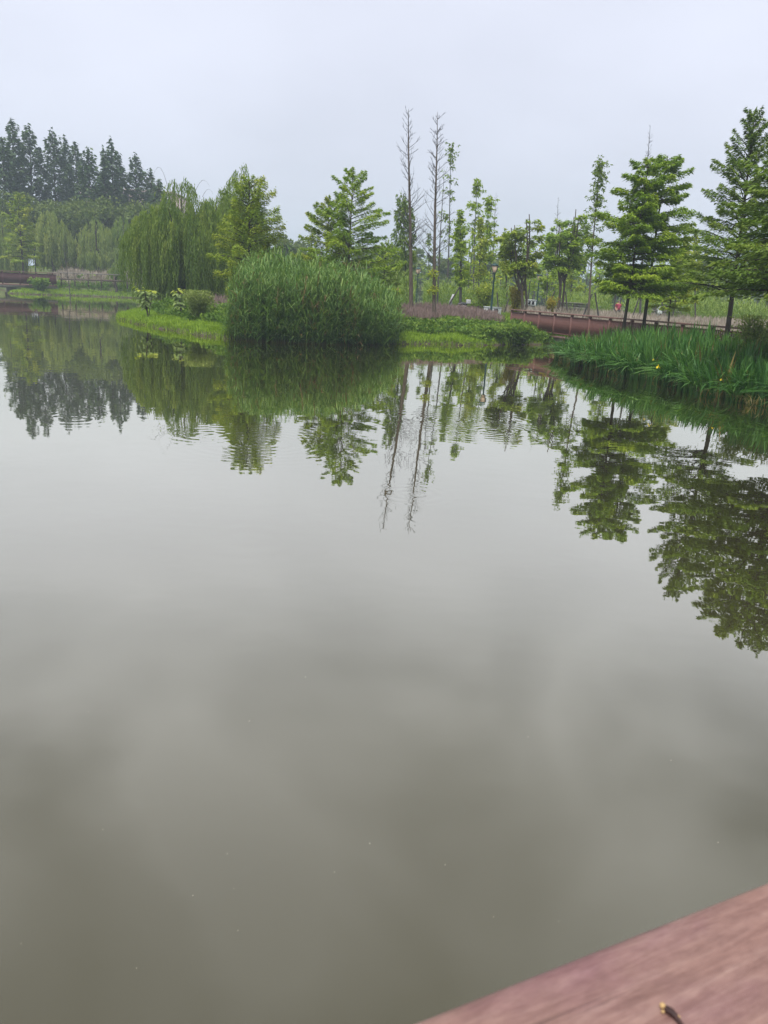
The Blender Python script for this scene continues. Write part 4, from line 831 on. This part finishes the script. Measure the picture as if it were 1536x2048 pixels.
def bush(px, py_top, D, R, label, leaf, n, size, name='bush', wid=0.3, up=0.6):
    tp = at_y(px, py_top, D); gz = float(ground(tp[0], D)); r = empty(name, (tp[0], D, gz - 0.03)); H = float(tp[2] - gz); tag(r, label, 'bush')
    g = Geo(); st = []
    for k in range(16): a = U(0, 6.283); q = U(0.2, 0.9) * R; st.append([[0.1 * math.cos(a), 0.1 * math.sin(a), 0], [q * .5 * math.cos(a), q * .5 * math.sin(a), H * .5], [q * math.cos(a), q * math.sin(a), H * U(.75, .98)]])
    st = np.array(st); tubes(g, st, np.tile([0.02, 0.014, 0.005], (16, 1)), 4); g.obj('stem', B['bark'], r, True, False)
    who = rng.integers(0, 16, n); f = U(0.1, 1, n) ** 0.7; k0 = np.minimum((f * 2).astype(int), 1); c = st[who, k0] + (st[who, k0 + 1] - st[who, k0]) * (f * 2 - k0)[:, None] + rng.normal(0, R * 0.15, (n, 3))
    c[:, 2] = np.clip(c[:, 2], 0.05, H); d = nrm(rdir(n) + np.array([0, 0, up]) + nrm(c * np.array([1, 1, 0])) * 0.6); b = nrm(np.cross(d, rdir(n))); sz = size * U(0.6, 1.4, n)
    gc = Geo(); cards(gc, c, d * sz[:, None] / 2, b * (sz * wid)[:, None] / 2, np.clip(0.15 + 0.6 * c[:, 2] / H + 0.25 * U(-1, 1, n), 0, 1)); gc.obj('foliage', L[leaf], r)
bush(397, 580, 39.5, 0.85, 'feathery silvery green bush on the peninsula beside the reeds', 'silver', 5200, 0.15, wid=0.2)
bush(1036, 650, 42.6, 1.1, 'leafy shrub at the water edge left of the footbridge end', 'weed', 3800, 0.16, wid=0.45)
bush(985, 652, 41.4, 0.9, 'low green shrub at the water edge straight below the white cabinet', 'weed', 3800, 0.15, wid=0.45)
bush(1545, 632, 24.0, 0.9, 'grey green bush at the right edge above the iris bed', 'silver', 5200, 0.14, wid=0.3)
bush(972, 566, 57, 0.75, 'small yellow green conifer shrub at the foot of the nearest lamp', 'cypress_lime', 2600, 0.2, wid=0.3)
bush(1035, 570, 53, 0.6, 'rusty yellow shrub before the pale cut back trunk', 'orange', 1800, 0.18, wid=0.35)
bush(1105, 592, 54, 0.5, 'small rusty shrub behind the railing post', 'orange', 1100, 0.16, wid=0.35)
bush(80, 556, 88, 1.2, 'dark green shrub at the end of the boardwalk bridge', 'weed', 1800, 0.3, wid=0.5)

# ------------------------------------------------------------------ park things on the far lawn
def cabinet(px, py_base, D, w, h, dep, rz, label):
    c = at_y(px, py_base, D); r = empty('utility_cabinet', (c[0], D, float(c[2])), rz); tag(r, label, 'cabinet', 'white cabinets on the lawn')
    g = Geo(); box(g, -w / 2, w / 2, 0, dep, 0, h); bv(g.obj('body', B['white'], r, tint=False), 0.015)
    for sx in (-0.27, 0.13):
        g = Geo(); box(g, sx * w - w * 0.14, sx * w + w * 0.14, -0.012, 0.0, h * 0.18, h * 0.86); g.obj('grille', B['dark'], r, tint=False)
    g = Geo(); box(g, -w / 2 - 0.025, w / 2 + 0.025, -0.03, dep + 0.03, h, h + 0.05); g.obj('lid', B['white'], r, tint=False)
    g = Geo(); box(g, -w / 2 + 0.05, w / 2 - 0.05, 0.05, dep - 0.05, -0.55, 0); g.obj('plinth', B['concrete'], r, tint=False)
cabinet(987, 629, 53, 1.05, 0.44, 0.55, 0.25, 'larger white cabinet with dark grilles below the nearest lamp')
cabinet(1063, 611, 58, 0.68, 0.36, 0.45, 0.2, 'smaller white cabinet beyond the railing end')
# bench
c = at_y(938, 622, 55); r = empty('park_bench', (c[0], 55, float(ground(c[0], 55))), 0.12); tag(r, 'dark slatted park bench beside the parked scooter', 'bench')
gz = 0.0
for k in range(4):
    g = Geo(); box(g, -0.85, 0.85, k * 0.12, k * 0.12 + 0.09, 0.62, 0.66); g.obj('seat_slat', B['maroon'], r, tint=False)
for k in range(3):
    g = Geo(); box(g, -0.85, 0.85, -0.05, -0.01, 0.36 + k * 0.085, 0.42 + k * 0.085); g.obj('front_slat', B['maroon'], r, tint=False)
for sx in (-0.7, 0.62):
    g = Geo(); box(g, sx, sx + 0.08, 0.0, 0.44, 0, 0.615); g.obj('leg', B['dark'], r, tint=False)
def wheel(root, loc, R):
    th = np.linspace(0, 2 * math.pi, 19); g = Geo(); P = np.stack([np.cos(th) * (R - 0.05), 0 * th, np.sin(th) * (R - 0.05)], 1); tubes(g, P, np.full(19, 0.05), 8)
    o = g.obj('wheel', B['dark'], root, True, False); o.location = loc
    g = Geo(); tubes(g, np.array([[0, -0.04, 0], [0, 0.04, 0]]), np.array([0.10, 0.10]), 10); h = g.obj('rim', B['grey'], o, tint=False)
def scooter(px, D, rz, body, label, box_mat):
    c = at_y(px, 600, D); r = empty('motor_scooter', (c[0], D, float(ground(c[0], D)) + 0.02), rz); tag(r, label, 'scooter')
    wheel(r, (0.62, 0, 0.24), 0.24); wheel(r, (-0.58, 0, 0.24), 0.24)
    g = Geo(); P = np.array([[-0.8, 0, 0.52], [-0.5, 0, 0.58], [-0.1, 0, 0.50], [0.05, 0, 0.32], [0.3, 0, 0.30], [0.42, 0, 0.6], [0.46, 0, 0.95]]); tubes(g, P, np.array([0.07, 0.17, 0.17, 0.12, 0.11, 0.15, 0.10]), 10); g.obj('body', body, r, True, False)
    g = Geo(); tubes(g, np.array([[-0.75, 0, 0.76], [-0.4, 0, 0.78], [-0.08, 0, 0.72]]), np.array([0.11, 0.14, 0.08]), 10); g.obj('seat', B['dark'], r, True, False)
    g = Geo(); tubes(g, np.array([[0.62, 0, 0.24], [0.55, 0, 0.6], [0.44, 0, 1.0]]), np.array([0.035, 0.04, 0.035]), 8); g.obj('fork', B['grey'], r, True, False)
    g = Geo(); tubes(g, np.array([[0.34, -0.34, 1.03], [0.44, 0, 1.0], [0.34, 0.34, 1.03]]), np.array([0.022, 0.025, 0.022]), 6); g.obj('handlebar', B['dark'], r, True, False)
    g = Geo(); s = np.linspace(-1, 1, 7); V = np.stack([np.stack([0.58 - 0.1 * s ** 2 - 0.22 * v + 0 * s, s * 0.24 * (1 - 0.25 * v), 0.78 + 0.62 * v + 0 * s], 1) for v in (0, 0.5, 1.0)]).reshape(-1, 3)
    g.add(V, [[i * 7 + j, i * 7 + j + 1, i * 7 + 8 + j, i * 7 + 7 + j] for i in range(2) for j in range(6)]); o = g.obj('windshield', B['white'] if body is B['white'] else B['grey'], r, True, False); sd_ = o.modifiers.new('solid', 'SOLIDIFY'); sd_.thickness = 0.01
    g = Geo(); box(g, -1.0, -0.66, -0.19, 0.19, 0.80, 1.10, 0.03); bv(g.obj('top_box', box_mat, r, tint=False), 0.04, 3)
    return r
scooter(914, 57, math.radians(185), B['grey'], 'grey parked scooter with a top box beside the dark bench', B['grey'])
scooter(1322, 66, math.radians(75), B['white'], 'white parked scooter with tall windshield seen under the double cypress', B['white'])
# leaning wooden stakes that prop the young trees
for (x0, y0, x1, y1, D, lab) in [(887, 616, 919, 574, 56, 'dark stake leaning on the tufted dark stem left of the scooter'), (1007, 620, 1018, 597, 58, 'short dark stake leaning right of the white cabinet'), (1000, 610, 994, 585, 60, 'dark stake standing tight by the nearest lamp'),
        (1083, 616, 1110, 582, 55, 'left stake of the tripod under the dark leafy cut back tree'), (1141, 608, 1131, 583, 55, 'right stake of the tripod under the dark leafy cut back tree'), (1163, 612, 1184, 588, 50, 'left stake against the airy slender tree'), (1206, 612, 1190, 586, 50, 'right stake against the airy slender tree'),
        (1264, 612, 1282, 585, 54, 'stake seen between the two stems of the double cypress'), (1400, 600, 1390, 570, 58, 'stake against the thin pale tree by the tall right cypress')]:
    a = at_y(x0, y0, D); b = at_y(x1, y1, D + 0.3); gz = float(ground(a[0], D)); a[2] = gz - 0.05
    g = Geo(); o3 = np.array([a[0], D, gz]); tubes(g, np.stack([a, b]) - o3, np.array([0.055, 0.045]), 7); o = g.obj('tree_stake', B['stake'], None, True, False); o.location = o3; tag(o, lab, 'stake', 'stakes propping young trees')
# low walls
def wall_of(px0, px1, py, D, h, mat, name, label, piece, pw, ph, thick=0.3):
    a = at_y(px0, py, D); b = at_y(px1, py, D); z0 = float(a[2]) - h; Lw = float(b[0] - a[0]); r = empty(name, (a[0], D, z0)); tag(r, label, 'wall')
    g = Geo(); box(g, 0, Lw, 0.03, thick, -1.0, h); g.obj('core', B['stone'], r, tint=False)
    gb = Geo(); box(gb, 0, pw - 0.02, 0, 0.06, 0, ph - 0.02); pmx = gb.mesh(piece, mat, tint=False)
    rows = int(h / ph)
    for j in range(rows):
        for i in range(int(Lw / pw)):
            o = link(piece, pmx, r); o.location = (i * pw + (j % 2) * pw * 0.35, U(-0.01, 0.012), j * ph)
    g = Geo(); box(g, -0.05, Lw + 0.05, -0.06, thick + 0.06, h, h + 0.09); g.obj('coping', B['concrete'], r, tint=False)
wall_of(118, 152, 522, 112, 0.95, B['brick'], 'brick_wall', 'low red brick wall piece left of the wide pale willow', 'brick', 0.6, 0.19)
wall_of(236, 268, 530, 112, 0.85, B['brick'], 'brick_wall', 'low red brick wall piece right of the wide pale willow', 'brick', 0.6, 0.17)
wall_of(1095, 1180, 604, 64, 0.5, B['stone'], 'stone_wall', 'low grey stone wall behind the cut back trees', 'stone', 0.45, 0.25)
wall_of(1290, 1370, 612, 68, 0.45, B['stone'], 'stone_wall', 'low grey stone wall by the white scooter', 'stone', 0.45, 0.22)
# far buildings
def building(name, px0, px1, py, D, dep, mat, fl, cols, label, crown=False):
    a = at_y(px0, py, D); b = at_y(px1, py, D); H = float(a[2]); W = float(b[0] - a[0]); r = empty(name, (a[0], D, 0)); tag(r, label, 'building')
    g = Geo(); box(g, 0, W, 0, dep, 0, H); g.obj('wall', mat, r, tint=False)
    fh = H / fl; cw = W / cols; gm = Geo(); box(gm, cw * 0.22, cw * 0.78, -0.12, 0.0, fh * 0.3, fh * 0.8); wm = gm.mesh('window', B['window'], tint=False)
    for j in range(fl):
        for i in range(cols): o = link('window', wm, r); o.location = (i * cw, 0, j * fh)
    g = Geo(); box(g, -0.3, W + 0.3, -0.3, dep + 0.3, H, H + 0.6); rf = g.obj('roof', mat, r, tint=False)
    if crown: g = Geo(); box(g, W * 0.3, W * 0.7, dep * 0.3, dep * 0.7, H + 0.6, H * 1.12); g.obj('roof_block', mat, rf, tint=False)
building('apartment_block', 158, 345, 378, 190, 14, B['plaster'], 7, 9, 'pinkish apartment block glimpsed between the redwoods')
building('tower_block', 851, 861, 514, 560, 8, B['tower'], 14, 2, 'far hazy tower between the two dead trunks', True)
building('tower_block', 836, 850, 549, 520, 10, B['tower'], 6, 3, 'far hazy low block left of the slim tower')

# ------------------------------------------------------------------ person in red behind the railing
c = at_y(1238, 604, 62); gz = float(ground(c[0], 62)); Hp = 1.62
per = empty('person', (c[0], 62, gz), math.radians(20)); tag(per, 'person in a red top walking behind the footbridge railing', 'person')
def skin_body(name, verts, edges, radii, mat, parent, sub=2):
    me = bpy.data.meshes.new(name); me.from_pydata(verts, edges, []); me.materials.append(mat); o = link(name, me, parent)
    sk = o.modifiers.new('skin', 'SKIN'); sd_ = o.modifiers.new('sub', 'SUBSURF'); sd_.levels = sub; sd_.render_levels = sub
    lay = me.skin_vertices[0].data if me.skin_vertices else None
    if lay is None:
        bpy.context.view_layer.objects.active = o; me.skin_vertices.new(); lay = me.skin_vertices[0].data
    for i, rr in enumerate(radii): lay[i].radius = (rr, rr)
    lay[0].use_root = True; sk.use_smooth_shade = True
    return o
bodyv = [(0, 0, 0.92), (0, 0, 1.12), (0, 0, 1.34), (0, 0, 1.42), (0, 0.01, 1.47), (0, 0.01, 1.53), (0, 0.0, 1.58),
         (-0.10, 0, 0.86), (-0.11, -0.06, 0.48), (-0.11, 0.03, 0.08), (-0.11, -0.10, 0.05), (0.10, 0, 0.86), (0.11, 0.10, 0.49), (0.11, 0.22, 0.10), (0.11, 0.12, 0.05),
         (-0.17, 0, 1.35), (-0.23, 0.04, 1.10), (-0.22, -0.10, 0.90), (-0.22, -0.14, 0.82), (0.17, 0, 1.35), (0.23, 0.02, 1.10), (0.23, -0.08, 0.88), (0.23, -0.12, 0.80)]
bodye = [(0, 1), (1, 2), (2, 3), (3, 4), (4, 5), (5, 6), (0, 7), (7, 8), (8, 9), (9, 10), (0, 11), (11, 12), (12, 13), (13, 14), (2, 15), (15, 16), (16, 17), (17, 18), (2, 19), (19, 20), (20, 21), (21, 22)]
rad_ = [0.14, 0.125, 0.13, 0.05, 0.07, 0.10, 0.06, 0.085, 0.06, 0.04, 0.03, 0.085, 0.06, 0.04, 0.03, 0.06, 0.045, 0.035, 0.03, 0.06, 0.045, 0.035, 0.03]
skin_body('body', bodyv, bodye, rad_, B['skin'], per)
skin_body('shirt', [(0, 0, 0.88), (0, 0, 1.12), (0, 0, 1.36), (-0.18, 0, 1.35), (-0.23, 0.03, 1.14), (0.18, 0, 1.35), (0.23, 0.02, 1.14)], [(0, 1), (1, 2), (2, 3), (3, 4), (2, 5), (5, 6)], [0.17, 0.15, 0.15, 0.075, 0.06, 0.075, 0.06], B['red'], per)
skin_body('trousers', [(0, 0, 0.93), (-0.10, 0, 0.84), (-0.11, -0.06, 0.48), (-0.11, 0.03, 0.12), (0.10, 0, 0.84), (0.11, 0.10, 0.49), (0.11, 0.22, 0.14)], [(0, 1), (1, 2), (2, 3), (0, 4), (4, 5), (5, 6)], [0.15, 0.10, 0.075, 0.055, 0.10, 0.075, 0.055], B['dark'], per)
skin_body('hair', [(0, 0.03, 1.50), (0, 0.03, 1.57), (0, 0.01, 1.61)], [(0, 1), (1, 2)], [0.10, 0.105, 0.06], B['hair'], per)

# ------------------------------------------------------------------ near handrail under the phone
rng = np.random.default_rng(3)
m, t = new_mat('weathered_red_handrail')
tc_ = nd(t, "ShaderNodeTexCoord")
def mapn(scale, st, det=6, rough=0.6, dist=0.0):
    mp = nd(t, "ShaderNodeMapping"); mp.inputs["Scale"].default_value = st; t.links.new(tc_.outputs["Object"], mp.inputs[0])
    n = nd(t, "ShaderNodeTexNoise"); n.inputs["Scale"].default_value = scale; n.inputs["Detail"].default_value = det; n.inputs["Roughness"].default_value = rough; n.inputs["Distortion"].default_value = dist
    t.links.new(mp.outputs[0], n.inputs["Vector"]); return n.outputs[0]
fine = mapn(75, (0.10, 1, 1), 9, 0.72, 0.5); blot = mapn(9, (0.5, 1, 1), 5, 0.6); speck = mapn(120, (0.5, 1, 1), 4, 0.7); crack = mapn(26, (0.035, 1, 1), 3, 0.5, 0.4)
ra = ramp(t, [(0.155, 0.082, 0.070), (0.225, 0.130, 0.112), (0.30, 0.195, 0.168)], [0.32, 0.5, 0.68]); t.links.new(fine, ra.inputs[0])
rb2 = ramp(t, [(0.80, 0.70, 0.80), (1.0, 1.0, 0.97), (1.15, 1.13, 1.05)], [0.36, 0.52, 0.68]); t.links.new(blot, rb2.inputs[0])
m1 = nd(t, "ShaderNodeMix", data_type='RGBA', blend_type='MULTIPLY'); m1.inputs[0].default_value = 1; t.links.new(ra.outputs[0], m1.inputs[6]); t.links.new(rb2.outputs[0], m1.inputs[7])
rc = ramp(t, [(0.88, 0.85, 0.85), (1.08, 1.08, 1.08)], [0.35, 0.65]); t.links.new(speck, rc.inputs[0])
m2 = nd(t, "ShaderNodeMix", data_type='RGBA', blend_type='MULTIPLY'); m2.inputs[0].default_value = 1; t.links.new(m1.outputs[2], m2.inputs[6]); t.links.new(rc.outputs[0], m2.inputs[7])
rk = ramp(t, [(0.35, 0.30, 0.30), (1, 1, 1)], [0.36, 0.40]); t.links.new(crack, rk.inputs[0])
m3 = nd(t, "ShaderNodeMix", data_type='RGBA', blend_type='MULTIPLY'); m3.inputs[0].default_value = 1; t.links.new(m2.outputs[2], m3.inputs[6]); t.links.new(rk.outputs[0], m3.inputs[7])
p = nd(t, "ShaderNodeBsdfPrincipled"); p.inputs["Roughness"].default_value = 0.5; p.inputs["Specular IOR Level"].default_value = 0.45; t.links.new(m3.outputs[2], p.inputs["Base Color"])
bp = nd(t, "ShaderNodeBump"); bp.inputs["Distance"].default_value = 0.0012; t.links.new(fine, bp.inputs["Height"])
bp2 = nd(t, "ShaderNodeBump"); bp2.inputs["Distance"].default_value = 0.0025; t.links.new(rk.outputs[0], bp2.inputs["Height"]); t.links.new(bp.outputs[0], bp2.inputs["Normal"]); t.links.new(bp2.outputs[0], p.inputs["Normal"])
o_ = nd(t, "ShaderNodeOutputMaterial"); t.links.new(p.outputs[0], o_.inputs[0])
e0 = on_z(832, 2048, 1.75); e1 = on_z(1536, 1767, 1.75); ed = (e1 - e0)[:2]; ed /= np.linalg.norm(ed); an = math.atan2(ed[1], ed[0])
nr = empty('boardwalk_railing', (e0[0], e0[1], 0.0), an); tag(nr, 'weathered reddish timber handrail in the lower right corner', 'railing')
RW = 0.24                                                   # board width, running back towards the viewer
g = Geo(); box(g, -1.6, 2.4, -RW, 0.0065, 1.69, 1.751); o = g.obj('handrail', m, nr, tint=False); bv(o, 0.014, 4)
for s in (-1.2, 0.6, 2.2):
    g = Geo(); box(g, s - 0.05, s + 0.05, -RW / 2 - 0.05, -RW / 2 + 0.05, -0.6, 1.688); g.obj('post', B['rail'], nr, tint=False)
g = Geo(); box(g, -1.6, 2.4, -RW / 2 - 0.025, -RW / 2 + 0.025, 1.50, 1.56); g.obj('upper_rail', B['rail'], nr, tint=False)
g = Geo(); box(g, -1.6, 2.4, -RW / 2 - 0.025, -RW / 2 + 0.025, 0.74, 0.80); g.obj('lower_rail', B['rail'], nr, tint=False)
gb = Geo(); box(gb, -0.02, 0.02, -0.02, 0.02, 0.801, 1.499); bmz = gb.mesh('baluster', B['rail'], tint=False)
for i in range(30):
    s = -1.52 + i * 0.13
    if min(abs(s - q) for q in (-1.2, 0.6, 2.2)) > 0.08: o = link('baluster', bmz, nr); o.location = (s, -RW / 2, 0)
gb = Geo(); box(gb, -0.07, 0.07, -2.4, 0.0, 0.58, 0.62); bmz = gb.mesh('deck_board', B['rail_old'], tint=False)
for i in range(26): o = link('deck_board', bmz, nr); o.location = (-1.5 + i * 0.15, 0.02, 0)
# dry twig bud lying on the handrail
c = on_z(1322, 2016, 1.752); r = empty('dry_bud', (c[0], c[1], 1.7505), math.radians(-52)); tag(r, 'tiny dark dry bud with tan tips on the handrail', 'twig')
mk = solid_mat('dry_bud_dark', [(0.012, 0.006, 0.006), (0.06, 0.02, 0.015)], 300, 0.6); mt = solid_mat('dry_bud_tan', [(0.38, 0.24, 0.09), (0.55, 0.38, 0.18)], 400, 0.7)
g = Geo(); s = np.linspace(0, 1, 9); P = np.stack([0.026 * s, 0.0015 * np.sin(s * 6), 0.0024 + 0.0008 * np.sin(s * 5)], 1); tubes(g, P, np.array([0.0010, 0.0024, 0.0026, 0.0020, 0.0015, 0.0014, 0.0019, 0.0016, 0.0004]), 9); g.obj('stem', mk, r, True, False)
for (q, rr) in [((0.0006, 0.0004, 0.0036), 0.0021), ((0.0112, 0.0022, 0.0030), 0.0014), ((0.0028, -0.0023, 0.0026), 0.0012)]:
    g = Geo(); a = np.linspace(0, math.pi, 6); P = np.stack([np.array(q) + np.array([0, 0, -rr * math.cos(v)]) for v in a]); tubes(g, P, rr * np.maximum(np.sin(a), 0.05) * np.array([1, 1.1, 0.9, 1.05, 1, 1]), 8); g.obj('scale', mt, r, True, False)

# floating specks of pollen and fluff
gsp = Geo()
N = 26; pxs = U(40, 1500, N); pys = U(1080, 2000, N); c = np.array([on_z(a, b) for a, b in zip(pxs, pys)]); c[:, 2] = 0.002
a = U(0, 6.283, N); sz = U(0.0015, 0.003, N) * (c[:, 1] / 4) ** 0.5; d = np.stack([np.cos(a), np.sin(a), 0 * a], 1); b = np.stack([-np.sin(a), np.cos(a), 0 * a], 1)
cards(gsp, c, d * sz[:, None], b * (sz * 0.5)[:, None], U(0, 1, N))
tag(gsp.obj('floating_specks', leaf_mat('pollen', [(0.35, 0.33, 0.26), (0.7, 0.68, 0.6)], 0.1)), 'tiny pale specks floating on the open water', 'specks', kind='stuff')

# ------------------------------------------------------------------ haze
m, t = new_mat('damp_air'); pv = nd(t, "ShaderNodeVolumePrincipled"); pv.inputs["Color"].default_value = (0.74, 0.87, 1.0, 1); pv.inputs["Density"].default_value = 0.0010; pv.inputs["Anisotropy"].default_value = 0.2
o_ = nd(t, "ShaderNodeOutputMaterial"); t.links.new(pv.outputs[0], o_.inputs["Volume"])
g = Geo(); box(g, -2200, 2200, -1200, 2300, -3.0, 66.0)
tag(g.obj('haze', m, tint=False), 'thin damp haze over the whole park', 'haze', kind='stuff')
